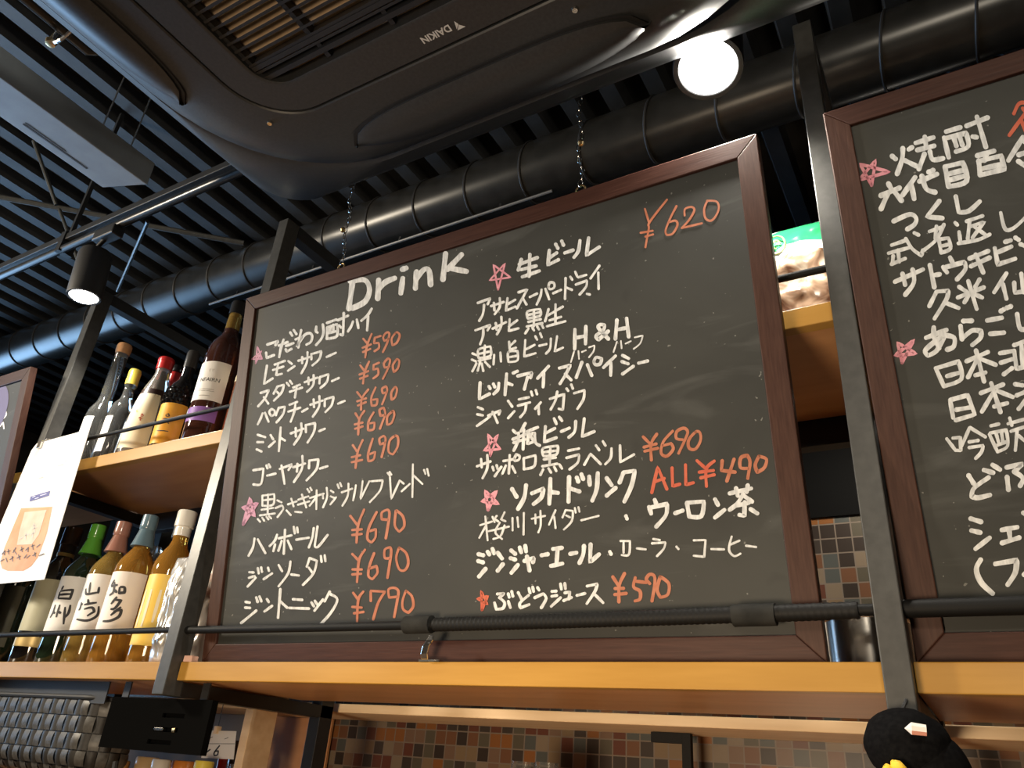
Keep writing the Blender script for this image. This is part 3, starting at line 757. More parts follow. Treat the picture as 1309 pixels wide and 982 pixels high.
# handwriting: (board, part name, view, ink, pen width, strokes)
WRITING = [
(b0, 'title_lettering', 'A', 'w', 31, '575,250 566,320 556,388/563,243 640,238 664,290 640,350 575,385/712,238 707,335/710,290 745,250 795,228/838,230 828,305/836,182 855,175/910,195 904,280/908,230 950,182 976,190 984,262/1062,100 1048,235/1145,105 1072,182/1080,175 1170,192'),
(b0, 'star_mark', 'A', 'm', 9, '68,675 78,585 103,650 48,652 100,608 68,675/72,640 85,630 92,642'),
(b0, 'handwritten_line', 'A', 'w', 17, '130,575 188,556 172,578/124,618 126,645 165,630/190,580 236,562/215,550 202,590 192,640/228,582 266,568/226,600 232,612 256,598/250,512 260,528/268,500 282,520/307,500 298,545 292,590/278,548 312,532 284,588 320,530 350,515 364,530 358,560 335,575/386,482 384,505 392,512/420,470 424,510 412,545 385,577/442,462 490,444/444,485 441,545/444,485 494,468 494,530 441,545/462,478 456,512/475,472 476,508/450,515 490,505/498,448 552,424/530,410 526,528 512,522/505,475 516,486/578,455 568,480 552,506/598,445 606,488/675,388 655,420 622,450/657,428 652,500'),
(b0, 'handwritten_line', 'A', 'w', 15, '128,685 112,782 158,752/168,680 222,660/160,708 214,690/186,676 176,735 205,728/240,662 258,676/272,688 238,712/292,660 352,640/312,640 312,672/340,615 336,670 308,725/360,625 360,652/360,625 412,610 402,650 366,684/440,640 488,618'),
(b0, 'handwritten_line', 'A', 'w', 15, '95,828 138,814 118,855 82,898/112,850 135,884/182,795 163,832/182,795 216,785 205,825 165,868/180,822 196,838/232,775 243,790/248,765 259,780/265,800 300,785/248,822 312,800/284,790 274,852/325,772 392,748/345,748 345,782/372,735 370,785 338,822/405,745 402,778/405,745 450,730 440,772 408,802/468,766 504,750'),
(b0, 'handwritten_line', 'A', 'w', 15, '105,935 96,960 80,992/118,932 136,978/150,948 140,928 152,912 168,922 165,942 150,948/190,905 175,945/190,906 222,900 212,940 178,982/246,890 286,875/240,926 302,905/276,890 270,930 252,978/312,926 340,910/355,890 418,868/372,862 374,902/402,845 400,900 368,952/430,865 430,898/430,862 476,848 466,892 434,928/500,884 534,870'),
(b0, 'handwritten_line', 'B', 'w', 18, '138,168 182,182/135,212 170,212/132,255 160,268/215,170 230,195/240,208 205,240/275,125 264,265/272,185 300,202/335,160 410,132/365,128 366,178/398,100 396,160 355,226/425,112 426,152/425,110 480,98 474,150 436,214/505,146 538,132'),
(b0, 'handwritten_line', 'B', 'w', 18, '112,380 172,370 158,460 112,465/190,352 196,368/204,345 212,362/195,412 244,400/270,372 342,345 322,378/280,352 298,460/350,362 420,340/375,342 372,388/405,295 402,370 354,450/446,325 444,368/446,322 500,315 488,375 430,440/510,370 554,356'),
(b0, 'star_mark', 'B', 'm', 20, '50,705 92,545 120,655 45,602 138,575 50,705/75,650 88,610 105,625 85,645'),
(b0, 'handwritten_line', 'B', 'w', 15, '165,532 166,592/165,532 236,522 230,585 166,592/200,525 197,640/168,560 230,552/160,616 230,605/150,650 240,638/138,672 152,688/165,664 177,682/190,658 202,674/206,655 218,668/255,560 280,572/244,606 282,590 290,612 256,660/318,584 370,566/338,550 352,596/310,620 335,648/362,628 400,632/380,556 440,536/378,586 446,566/402,525 428,602/435,492 446,510/452,484 460,500/450,546 532,520/490,500 488,612/484,546 448,592/526,520 528,548/550,485 552,542 528,602/575,502 590,512/574,536 596,546/572,584 606,542/615,465 622,486/630,456 638,476/640,512 702,490/680,460 676,532 644,592/724,470 718,510 708,560/765,446 752,552 805,446/815,446 884,440 868,502 808,570/914,396 926,412/926,390 936,406/928,422 936,552 986,442/992,445 1010,460/1046,462 998,506/1065,345 1062,540/1066,408 1122,462/1132,378 1140,402/1150,372 1160,412'),
(b0, 'handwritten_line', 'C', 'w', 18, '165,228 156,280 130,330/185,232 230,314/300,205 286,240 256,272/288,262 278,302/310,226 386,208/348,175 340,318/328,242 308,300/364,240 386,290/400,158 406,196/420,162 424,190/415,234 490,222/520,165 510,225 490,280/542,155 525,272 546,276 602,206'),
(b0, 'handwritten_line', 'C', 'w', 18, '135,428 160,430/132,462 165,452/124,514 172,462/185,404 190,435/205,400 210,426/246,402 252,420/270,436 220,470/310,386 330,422/380,365 366,435 310,512/385,442 430,448/495,345 478,395/495,344 538,360 518,435 455,504/490,402 512,432/562,332 566,366/585,328 589,362'),
(b0, 'handwritten_line', 'C', 'w', 20, '112,606 136,610/110,640 138,642/86,732 176,658/176,580 184,606/195,574 206,602/240,590 250,606/270,630 226,662/320,530 306,700/318,602 360,640/396,590 450,594/374,642 490,646/506,610 520,632/526,600 540,622/574,592 524,658/615,545 584,602/620,560 660,592 622,670 545,756'),
(b0, 'price_lettering', 'A', 'o', 14, '632,545 655,572/675,520 652,578 642,642/628,592 672,574/630,614 668,598/692,540 688,568 712,566 714,592 690,610/692,540 722,530/764,545 742,556 736,535 754,512 768,520 756,568 734,614/800,515 780,545 784,578 806,566 822,530 812,512 800,515'),
(b0, 'price_lettering', 'A', 'o', 14, '616,684 640,716/662,664 640,716 630,778/612,732 658,714/614,754 655,738/686,682 684,706 708,700 710,730 684,752/686,682 714,670/768,690 744,696 740,672 760,648 772,658 760,702 734,754/804,655 786,685 792,718 812,700 820,664 812,652 804,655'),
(b0, 'price_lettering', 'A', 'o', 14, '600,824 622,852/658,810 625,856 620,916/600,872 646,856/604,894 645,876/696,800 674,852 676,894 700,890 706,860 680,864/750,825 734,830 730,806 750,794 757,812 745,850 730,887/795,800 778,828 780,864 798,850 808,815 804,800 795,800'),
(b0, 'price_lettering', 'B', 'o', 17, '722,40 742,72/775,25 745,76 738,166/718,106 764,95/720,132 765,118/830,35 800,90 798,140 830,135 836,95 804,100/895,50 872,55 866,20 890,6 900,40 884,90 868,132/940,30 912,60 912,108 938,96 954,50 948,26 940,30'),
(b0, 'price_lettering', 'B', 'o', 17, '706,230 730,266/765,200 735,272 722,366/700,302 750,290/700,332 762,318/825,192 798,280 800,325 830,315 840,270 806,284/900,215 870,225 865,192 890,175 902,200 878,302/958,175 926,205 920,268 946,285 974,238 976,185 958,175'),
(b0, 'price_lettering', 'C', 'o', 19, '738,92 780,146/820,55 785,146 775,250/750,176 806,172/750,206 805,200/895,70 850,160 840,228 865,250 888,220 890,172 855,182/960,115 926,112 926,72 958,55 972,82 950,226/1010,62 1004,148 1030,186 1060,152 1052,95 1015,60/'),
(b0, 'price_lettering', 'C', 'o', 19, '750,320 785,356/825,295 790,356 778,486/752,412 806,412/750,442 802,438/880,315 852,392 846,450 870,470 900,432 894,392 855,405/970,345 944,342 944,294 974,280 982,312 960,462/1030,282 1012,342 1030,410 1064,416 1084,375 1072,315 1030,282'),
(b0, 'price_lettering', 'C', 'o', 19, '755,552 785,592/815,545 785,596 778,742/750,636 805,640/760,674 816,666/860,600 860,540 946,545 905,610 875,710/1020,575 970,580 966,532 1000,522 1025,542 1018,600 1000,696/1070,540 1050,600 1054,650 1085,670 1114,632 1105,572 1070,540'),
(b0, 'price_lettering', 'P', 'o', 24, '200,222 245,372/430,125 250,358 240,430 205,622/155,472 280,450/205,512 285,488/530,192 460,330 415,450 430,494 490,480 540,392 520,345 450,362/615,290 620,222 690,202 716,240 660,340 585,422/585,422 795,372/850,142 820,222 830,312 880,346 930,312 972,222 950,145 850,136'),
(b0, 'star_mark', 'D', 'p', 15, '235,405 205,245 315,325 180,345 280,235 235,405'),
(b0, 'handwritten_line', 'D', 'w', 25, '385,210 365,278/372,242 488,198/440,178 434,318/385,275 480,252/392,322 500,284/565,152 556,246 624,212/562,202 612,168/606,112 620,138/645,92 656,118/665,168 718,150/762,90 752,155 724,196/818,72 804,184 886,130'),
(b0, 'handwritten_line', 'D', 'w', 20, '105,490 186,460 168,498/145,502 138,560 114,605/190,510 272,484/208,490 212,538/246,460 246,515 214,562/296,460 286,540 346,514/290,502 345,470/366,422 424,402 356,525/394,460 418,500/440,452 486,430/515,405 508,445 484,500/540,400 564,466/560,388 568,360 594,362 596,390 572,402 560,388/590,428 640,406/670,330 666,464/668,388 710,406/700,322 712,340/732,290 745,320/752,325 802,310/736,372 806,346 802,385 760,436/888,250 830,332/880,295 882,400/808,432 826,436'),
(b0, 'handwritten_line', 'D', 'w', 20, '90,666 186,632 168,666/140,660 138,705 120,756/200,656 286,614/220,620 226,662/256,580 256,635 228,692/310,596 304,670 366,654/305,642 358,602/425,545 426,590 506,572 506,530 425,545/465,540 465,640/428,568 504,550/430,612 510,595/420,642 520,620/430,656 410,686/456,650 466,666/486,640 498,660/516,630 526,650/560,530 538,608/556,570 652,514/605,500 604,622/566,602 640,580/550,640 668,608'),
(b0, 'handwritten_line', 'D', 'w', 19, '70,815 96,826/66,855 92,866/70,930 96,880/110,790 186,770 186,830 110,845 110,790/112,818 185,802/150,765 146,840/110,862 186,845/120,865 104,926/130,880 140,928/152,870 182,902/210,825 206,886/250,810 254,866/306,740 310,790 350,778/346,735 308,770/302,806 302,870 360,860 360,800 302,806/302,840 358,830/410,730 404,835 476,814/408,792 470,760/475,705 486,726/506,685 516,710/500,766 546,755/575,720 570,782 544,816/615,705 600,802 652,778'),
(b0, 'handwritten_line', 'D', 'w', 26, '730,662 728,785/800,642 798,752/730,716 798,702/945,722 882,652 892,630 920,632 914,662 866,702 882,726 944,672/1000,600 990,722/1062,590 1076,708/1000,662 1066,650'),
(b0, 'small_lettering', 'D', 'w', 13, '725,802 704,870/752,800 756,850/775,806 800,795/820,776 856,764 850,800 820,840'),
(b0, 'small_lettering', 'D', 'w', 13, '1000,740 978,806/1026,735 1030,782/1056,752 1090,736/1115,712 1166,700 1150,750 1108,786'),
(b0, 'handwritten_line', 'E', 'w', 23, '120,198 114,304 180,270/176,222 184,236/205,206 214,226/240,202 234,242 208,270/290,142 280,275/288,198 325,212/332,136 360,124/362,155 454,132 444,166/425,162 404,240/560,92 490,170/530,140 525,225/630,104 700,86 668,150 634,204/668,142 705,180/775,66 738,165/810,82 838,152/852,62 868,34 902,44 892,76 864,82 852,62/990,26 914,100/962,72 960,150/1036,22 1075,42/1032,62 1072,76/1036,142 1106,92/1140,72 1198,58'),
(b0, 'handwritten_line', 'E', 'w', 21, '106,356 138,370/102,402 136,408/100,476 184,416/172,410 252,376 240,402/200,386 232,456/300,315 326,352/340,382 300,426/370,305 432,292/364,346 440,325/416,335 408,382 378,420/448,256 456,280/478,246 486,272/510,325 474,366/496,352 498,400/570,302 660,272 652,372 626,366/616,256 604,312 574,370/676,236 686,250/706,210 716,236/725,266 792,246 784,305 746,366'),
(b0, 'star_mark', 'E', 'p', 18, '185,670 170,530 250,625 145,635 235,532 185,670'),
(b0, 'handwritten_line', 'E', 'w', 22, '332,505 350,522/410,460 382,510/330,562 412,530/336,584 408,562/366,522 364,572 336,634/402,500 396,626/422,512 490,485/430,512 425,592 472,575/432,532 470,522 476,582 502,602/446,546 456,562/540,480 532,580 610,552/536,526 600,492/596,430 610,462/630,420 646,442/642,512 694,490/735,446 728,512 690,550/790,430 776,545 854,512'),
(b0, 'handwritten_line', 'E', 'w', 21, '100,736 186,705/126,690 130,742/166,665 166,745 136,812/200,740 206,762/226,730 232,752/256,740 214,800/270,702 340,690/310,665 304,782/285,732 264,782/326,736 346,776/340,688 352,660 374,670 368,694 344,702 340,688/400,686 402,755/400,685 476,665 468,735 402,755/525,620 526,670 610,660 620,605 525,620/572,615 566,725/526,646 612,635/530,692 606,680/520,736 616,720/525,756 508,792/560,750 576,776/596,740 610,766/630,725 646,750/686,636 756,622/676,682 756,660 748,712 695,756/790,726 830,656 896,722/865,602 886,632/910,576 926,602/965,622 960,682 926,722/1020,602 1022,710 1110,660'),
(b0, 'star_mark', 'F', 'p', 22, '185,285 165,150 258,243 140,225 245,152 185,285'),
(b0, 'handwritten_line', 'F', 'w', 33, '352,138 384,192/450,112 436,200 394,276/492,168 570,135 556,196 504,242/620,68 612,240/615,158 672,165/750,54 746,226/750,132 822,155/804,58 814,86/836,36 848,68/890,52 894,108/950,28 942,138 912,218/1012,62 1046,110/1074,130 1012,184/1128,26 1102,92/1132,22 1208,10 1186,112 1136,224'),
(b0, 'handwritten_line', 'F', 'w', 18, '130,390 212,365/166,330 182,495/172,390 124,478/216,332 230,368/245,325 233,345 256,364/300,300 276,350 306,362/190,432 330,400/266,372 236,440 282,486/300,392 272,465 222,486/355,340 356,426/390,335 396,402/435,305 432,456/490,345 582,325/515,315 516,378/550,290 552,390 535,440/655,286 610,386/646,332 656,410/725,286 704,336/725,285 776,290 768,362 714,420/730,322 756,335/790,270 796,302/815,265 822,296/835,356 956,325'),
(b0, 'dot_mark', 'F', 'w', 28, '1146,326 1154,346/1034,576 1042,592'),
(b0, 'handwritten_line', 'G', 'w', 33, '366,596 376,624/326,646 340,690/332,650 450,624 444,700 376,782/508,688 560,670/590,618 606,708/590,616 708,606 690,708 606,712/786,592 806,630/850,666 786,718/888,550 1036,516/932,514 944,566/1014,494 1006,540/982,556 940,622 888,664/986,566 1044,608/936,636 1020,616/992,612 990,706 956,700/1034,660 1080,690'),
(b0, 'handwritten_line', 'F', 'w', 32, '118,592 152,600/116,640 150,650/122,748 168,694/182,576 194,594/216,556 226,586/252,582 282,622/288,662 252,708/346,566 374,590/342,620 374,630/348,722 392,668/406,546 416,578/444,534 450,572/438,640 506,618 498,648/456,608 474,706/558,600 602,592/638,556 700,548/670,556 662,660/624,674 702,658/758,590 800,582/854,534 848,594 822,654/900,524 896,648 958,594'),
(b0, 'handwritten_line', 'H', 'w', 17, '62,242 118,242 112,322 70,326/80,250 80,312/160,286 212,292/258,230 296,236/250,256 330,250 320,288 280,332/396,276 408,290/500,238 570,236 562,336 500,330/605,290 680,292/726,216 710,292 740,332 778,318/722,262 772,240/812,270 872,278'),
(b0, 'star_mark', 'V', 'r', 11, '643,120 640,46 664,98 625,76 665,66 643,120'),
(b0, 'handwritten_line', 'F', 'w', 23, '250,870 296,866 264,896/264,896 300,930 290,968 254,976/230,932 242,976/326,922 340,964/326,868 332,892/350,852 358,886/395,860 420,908/466,880 408,932 412,966 470,944/470,832 478,862/496,822 502,852/530,825 540,842/510,896 570,868 590,902 556,966/630,852 660,850/630,886 664,880/626,956 690,896/690,800 696,836/720,796 724,832/720,862 756,856 748,905/712,916 766,894/805,880 860,866/876,815 946,800 930,852 874,936/922,866 986,930'),
(b0, 'price_lettering', 'G', 'o', 23, '285,156 335,206/380,136 340,206 342,318/290,228 376,205/296,256 386,235/490,116 425,190 410,268 450,290 494,242 480,202 425,216/560,176 516,166 520,118 568,95 595,120 578,172 532,270/650,122 602,180 606,235 650,240 684,182 680,127 650,122'),
(b0, 'price_lettering', 'G', 'r', 25, '345,544 386,366 450,520/366,468 432,446/486,372 490,500 540,486/580,352 582,490 634,476/660,322 720,376/780,325 725,380 726,500/676,402 774,390/686,442 780,420'),
(b0, 'price_lettering', 'G', 'o', 27, '836,322 830,390 925,402/918,312 868,464/1010,376 962,368 966,302 1010,286 1030,332 1014,444/1092,292 1066,350 1080,402 1128,372 1144,312 1092,292'),
(b0, 'price_lettering', 'H', 'o', 22, '16,456 50,510/86,436 55,506 52,606/30,526 80,525/28,562 96,555/150,462 140,516 178,542 178,588 150,600/150,482 214,490/236,496 216,470 236,442 264,452 266,502 250,600/300,456 280,530 300,578 344,562 350,496 300,456'),
(b1, 'handwritten_line', 'R1', 'w', 36, '422,470 446,490/494,418 490,490 456,590/508,500 586,538/535,425 556,412/582,382 698,346/642,342 650,400/592,430 704,402/640,455 602,558/676,440 696,494 764,486/786,306 880,278/772,348 802,478/784,350 918,316 934,404 852,440/834,338 854,402/872,328 894,396/922,268 1064,212/992,208 1052,410/964,340 990,344'),
(b1, 'star_mark', 'R1', 'p', 24, '285,668 208,525 402,576 200,632 312,497 285,668'),
(b1, 'handwritten_line', 'R1', 'w', 38, '398,656 416,690/346,736 472,684/394,720 348,826/434,704 486,770/576,614 494,732/552,664 570,756/606,640 722,592/622,604 652,690 712,714/668,578 698,566/778,544 802,676/778,542 898,514 922,638 804,676/796,592 908,564/800,634 914,602/994,468 1106,436/1056,458 1042,500/1004,502 1014,598/1008,504 1156,468 1176,558 1016,598/1024,556 1166,524/1300,345 1204,498/1296,360 1400,430/1272,462 1340,440/1270,505 1320,540 1330,490'),
(b1, 'red_lettering', 'R1', 'r', 28, '1240,185 1275,118 1330,112/1340,150 1210,330/1290,230 1330,330/1300,150 1310,165'),
(b1, 'handwritten_line', 'R1', 'w', 34, '432,908 540,862 584,888 572,930 524,962/740,772 656,878 760,888/850,742 870,848 936,840 1010,776'),
(b1, 'handwritten_line', 'R2', 'w', 28, '420,228 520,194/400,282 540,244/462,262 470,340/418,356 510,318/430,300 424,356/514,185 560,255 620,298 628,262/572,146 600,160/674,136 760,106/720,102 712,180/770,90 720,190 636,262/736,192 752,280/736,190 800,180 814,250 752,280/748,236 806,222/846,78 860,92/872,140 882,214/868,216 1000,192 1078,156/922,68 1030,32/942,74 930,186/952,102 1040,72 962,178/972,102 1048,158/1152,12 1182,120 1240,112 1320,40'),
(b1, 'handwritten_line', 'R2', 'w', 34, '442,474 628,392/492,420 510,494/560,392 568,480 510,562/676,362 706,512/692,432 742,424/812,312 830,348/766,376 790,410/782,376 908,342 914,390 858,458/942,318 1068,268/952,370 1078,312/984,292 1034,412/1112,250 1132,358 1248,320/1122,280 1222,238/1182,206 1218,196/1250,178 1272,192/1285,222 1330,240'),
(b1, 'handwritten_line', 'R2', 'w', 32, '720,542 672,638/726,540 798,534 788,590 708,720/774,612 868,650/934,470 990,656/872,508 920,540/1010,458 980,510/864,580 1038,512/940,560 908,612/986,562 1026,580/1190,418 1108,544/1166,490 1190,588/1242,480 1246,548 1330,536/1290,420 1304,545'),
(b1, 'star_mark', 'R3', 'p', 26, '490,230 458,95 582,168 442,182 568,78 490,230'),
(b1, 'handwritten_line', 'R2', 'w', 36, '652,850 786,798/702,782 706,850 738,920/772,832 682,898 644,940 662,970 720,938 768,850/772,832 838,850 836,908 792,930/900,738 958,736/882,772 892,860/892,856 960,802 1018,806 1016,850 962,898/1062,734 1158,716/1082,824 1172,816/1152,672 1172,660/1192,650 1220,640/1262,692 1282,788 1340,790'),
(b1, 'handwritten_line', 'R3', 'w', 33, '716,268 770,388/722,266 868,222 888,338 772,388/792,320 878,296/922,220 1066,158/986,148 1040,356/992,210 932,328/1010,202 1118,244/982,314 1048,296/1148,166 1228,152/1152,230 1230,206/1172,308 1228,266/1242,112 1330,80/1242,150 1258,270 1330,255/1290,95 1300,255'),
(b1, 'handwritten_line', 'R3', 'w', 33, '812,482 832,598/814,480 930,448 978,578 850,616/852,546 948,530/1018,434 1168,376/1088,368 1150,562/1100,432 1026,558/1132,420 1232,460/1108,524 1194,502/1248,374 1298,382/1258,450 1320,424/1272,540 1320,480'),
(b1, 'handwritten_line', 'R3', 'w', 26, '790,742 842,810/832,736 880,732 884,820 848,818/942,668 890,788/946,666 1048,728/940,762 1000,752/940,800 1034,786 1022,830 984,872/1086,654 1138,642/1076,712 1130,828/1082,702 1188,682 1198,788 1132,828/1120,702 1136,760/1156,690 1166,760/1112,790 1188,762/1212,602 1226,650/1202,640 1330,605/1222,690 1330,655/1262,680 1250,818/1272,720 1330,770'),
(b1, 'handwritten_line', 'R4', 'w', 36, '936,94 970,148/1070,108 972,180 958,236 1000,244 1078,226/1040,58 1100,76/1098,24 1146,54/1192,40 1298,18 1252,62/1242,68 1300,112 1282,164/1194,104 1204,190'),
(b1, 'handwritten_line', 'R4', 'w', 36, '950,384 1020,406/956,464 1014,478/984,586 1076,514/1160,460 1262,442/1208,458 1216,530/1160,548 1276,512/1304,345 1330,365'),
(b1, 'handwritten_line', 'R4', 'w', 40, '1016,662 988,725 1020,812 1096,886/1118,688 1258,664 1250,745 1200,826/1310,760 1340,740'),
]
for bd, nm, cr, ink, wd, st in WRITING:
    bd.marks(nm, S_(st), wd, INK[ink], CROP[cr], label={'w': 'white handwriting', 'o': 'orange handwritten price', 'r': 'red handwriting', 'p': 'pink star', 'm': 'mauve star'}[ink] if nm != 'star_mark' or ink != 'r' else 'red star')

# round purple sticker with a pale mark on the left board
c0 = b2.hit(-12, 527, -0.0052); c0 = Vector((c0.x, c0.y, c0.z))
def disc(bd, c, rx, d, m, name, label):
    bm = bmesh.new()
    vs = [bm.verts.new(c + Vector((rx * math.cos(a), 0, 0)) + EU * rx * math.sin(a) + EN * d) for a in [2 * PI * i / 40 for i in range(40)]]
    bm.faces.new(vs)
    obj(name, bm, m, bd.panel, label=label)
disc(b2, c0, 0.088, 0.0, mat('purple_print', (0.10, 0.085, 0.19), 0.5), 'round_sticker', 'round purple sticker')
b2.marks('sticker_lettering', S_('0,505 5,500 7,512 2,518/1,528 6,522 8,530 3,536/0,545 4,540 5,548'), 2.2, mat('pale_print', (0.75, 0.74, 0.8), 0.5), (0, 0, 1), label='pale lettering on the sticker')

# chains that hold the drink board
def chain(px, py, label, side):
    top_s = b0.s1
    p = b0.hit(px, py, -0.012); base = b0.P(p.x, top_s, -0.010)
    t = thing('hanging_chain', label, 'chain', base, 'chains holding the drink board')
    bm = bmesh.new()
    tube(bm, [base + Vector((0.009 * math.cos(a), 0, 0.009 + 0.009 * math.sin(a))) for a in [2 * PI * i / 18 for i in range(18)]], 0.0017, 8, closed=True)
    obj('eye_screw', bm, M_brass, t, smooth=True, label='brass eye screw')
    bm = bmesh.new(); z = base.z + 0.022; i = 0
    sway = 0.004
    while z < TZ - 0.03:
        cx = base.x + sway * math.sin(i * 0.9); cy = base.y + (TYK - base.y) * (z - base.z) / (TZ - base.z)
        ang = (i % 2) * PI / 2 + 0.4
        ux, uy = math.cos(ang), math.sin(ang)
        tube(bm, [(cx + ux * 0.0038 * math.cos(a), cy + uy * 0.0038 * math.cos(a), z + 0.0085 * math.sin(a)) for a in [2 * PI * k / 12 for k in range(12)]], 0.0010, 6, closed=True)
        z += 0.0135; i += 1
    obj('links', bm, mat('dull_chain', (0.45, 0.45, 0.44), 0.25, metal=1.0), t, smooth=True)
    q = at(side[0], side[1], 0.905)
    bm = bmesh.new(); lathe(bm, q.x, q.y, q.z - 0.006, [(0, 0), (0.004, 0.0012), (0.006, 0.006), (0.004, 0.0108), (0, 0.012)], 16)
    obj('bead', bm, M_brass, t, smooth=True, label='pale brass bead')
    return t
chain(742, 237, 'thin chain holding the drink board, right one near the dazzling spotlight', (742.5, 183))
chain(437, 335, 'thin chain holding the drink board, left one above the Drink heading', (438.5, 294))

# ================================================================== bottles
def glass(name, col, rough=0.04, trans=0.85):
    return mat(name, col, rough, trans=trans, ior=1.45, spec=0.6)
G_dark = mat('dark_green_glass', (0.012, 0.022, 0.012), 0.05, spec=0.8, coat=1.0)
G_black = mat('black_glass', (0.010, 0.009, 0.009), 0.06, spec=0.8, coat=1.0)
G_brown = mat('brown_glass', (0.05, 0.018, 0.012), 0.05, spec=0.8, coat=1.0)
G_amber = glass('amber_whisky', (0.75, 0.36, 0.06), trans=0.7)
G_gold = glass('golden_whisky', (0.62, 0.40, 0.10), trans=0.7)
G_red = glass('red_brown_spirit', (0.45, 0.12, 0.05), trans=0.6)
G_clear = glass('clear_glass', (0.93, 0.96, 0.95), trans=0.95)
L_white = mat('white_paper', (0.86, 0.85, 0.83), 0.55)
L_cream = mottled('cream_paper', (0.80, 0.70, 0.48), (0.84, 0.76, 0.56), 20, 0.55)
L_olive = mat('olive_paper', (0.11, 0.11, 0.08), 0.5)
L_sage = mat('sage_paper', (0.48, 0.47, 0.34), 0.5)
L_pinkish = mat('pinkish_paper', (0.84, 0.78, 0.75), 0.6)
L_orange = mottled('orange_paper', (0.75, 0.34, 0.03), (0.82, 0.42, 0.05), 25, 0.4)
L_yellow = mat('yellow_paper', (0.85, 0.58, 0.10), 0.45)
L_purple = mat('purple_band', (0.27, 0.13, 0.45), 0.4)
L_gold = mat('gold_band', (0.70, 0.52, 0.22), 0.35, metal=0.5)
INK_D = mat('dark_ink', (0.03, 0.03, 0.035), 0.6)
INK_B = mat('brown_ink', (0.40, 0.10, 0.04), 0.6)
def cap_m(name, c, r=0.3): return mat(name, c, r, coat=0.4)
C_green = cap_m('green_cap', (0.10, 0.36, 0.04)); C_rose = cap_m('rose_cap', (0.36, 0.17, 0.13)); C_slate = cap_m('slate_cap', (0.12, 0.20, 0.26))
C_white = cap_m('white_cap', (0.80, 0.78, 0.72)); C_dark = cap_m('dark_brown_cap', (0.05, 0.03, 0.02)); C_red = cap_m('red_cap', (0.62, 0.03, 0.03))
C_yellow = cap_m('yellow_cap', (0.80, 0.66, 0.10)); C_black = cap_m('black_cap', (0.015, 0.015, 0.016)); C_cork = mottled('cork', (0.45, 0.22, 0.09), (0.55, 0.30, 0.14), 60, 0.7)

def smooth_prof(p):
    """Round a (radius, height) outline by Catmull-Rom where it bends gently."""
    return p

def rad(prof, z):
    for (r0, z0), (r1, z1) in zip(prof, prof[1:]):
        if z0 <= z <= z1 and z1 > z0: return r0 + (r1 - r0) * (z - z0) / (z1 - z0)
    return prof[-1][0]

class Bottle:
    def __init__(self, label, x, y, z, prof, m, group=None, name='liquor_bottle'):
        self.x, self.y, self.z, self.prof = x, y, z, prof
        self.t = thing(name, label, 'bottle', (x, y, z), group)
        bm = bmesh.new(); lathe(bm, x, y, z, [(0, 0.004), (prof[0][0] * 0.7, 0.0)] + prof + [(0, prof[-1][1])], 40)
        obj('glass_body', bm, m, self.t, smooth=True, angle=50)
    def cap(self, prof, m, nm='cap', label=None):
        bm = bmesh.new(); lathe(bm, self.x, self.y, self.z, [(0, prof[0][1])] + prof + [(0, prof[-1][1])], 32)
        obj(nm, bm, m, self.t, smooth=True, angle=40, label=label); return self
    def pt(self, a, z, d=0.0006):
        r = rad(self.prof, z) + d
        t = math.radians(a)
        return Vector((self.x + r * math.cos(t), self.y + r * math.sin(t), self.z + z))
    def wrap(self, a0, a1, z0, z1, m, nm='label', d=0.0006, label=None):
        bm = bmesh.new(); n = max(6, int(abs(a1 - a0) / 6)); q = 8
        zs = sorted(set([z0 + (z1 - z0) * j / q for j in range(q + 1)]))
        g = [[bm.verts.new(self.pt(a0 + (a1 - a0) * i / n, zz, d)) for zz in zs] for i in range(n + 1)]
        for i in range(n):
            for j in range(len(zs) - 1): bm.faces.new((g[i][j], g[i + 1][j], g[i + 1][j + 1], g[i][j + 1]))
        o = obj(nm, bm, m, self.t, smooth=True, label=label)
        if nm == 'label': self.lab = o
        return self
    def ink(self, strokes, w, m, ac, zc, d=0.0011, nm='label_print'):
        """Strokes in millimetres round (angle ac, height zc) on the bottle wall."""
        bm = bmesh.new()
        for st in strokes:
            p = smooth_path(st); L_, R_ = [], []
            for i, c in enumerate(p):
                a, b = p[max(i - 1, 0)], p[min(i + 1, len(p) - 1)]
                tx, ty = b[0] - a[0], b[1] - a[1]; l = math.hypot(tx, ty) or 1
                ww = w / 2 * (0.55 + 0.9 * math.sin(PI * (0.12 + 0.76 * i / max(1, len(p) - 1))))
                for s, out in ((1, L_), (-1, R_)):
                    u, v = c[0] - s * ty / l * ww, c[1] + s * tx / l * ww
                    r = rad(self.prof, zc)
                    out.append(bm.verts.new(self.pt(ac + math.degrees(u / 1000 / r), zc + v / 1000, d)))
            for i in range(len(p) - 1): bm.faces.new((L_[i], L_[i + 1], R_[i + 1], R_[i]))
        obj(nm, bm, m, self.lab); return self
    def text(self, body, size, m, ac, zc, nm='label_print'):
        bm = text_mesh(body, size)
        bmesh.ops.subdivide_edges(bm, edges=[e for e in bm.edges if e.calc_length() > 0.006], cuts=2)
        r = rad(self.prof, zc)
        for v in bm.verts: v.co = self.pt(ac + math.degrees(v.co.x / r), zc + v.co.y, 0.0011)
        obj(nm, bm, m, self.lab); return self

def px_strokes(txt, x0, y0, kx=0.42, ky=0.41, lean=0.36):
    """Strokes read off the enlarged photograph, turned into millimetres on the upright label."""
    return [[((x - x0 + lean * (y - y0)) * kx, (y0 - y) * ky) for x, y in st] for st in S_(txt)]

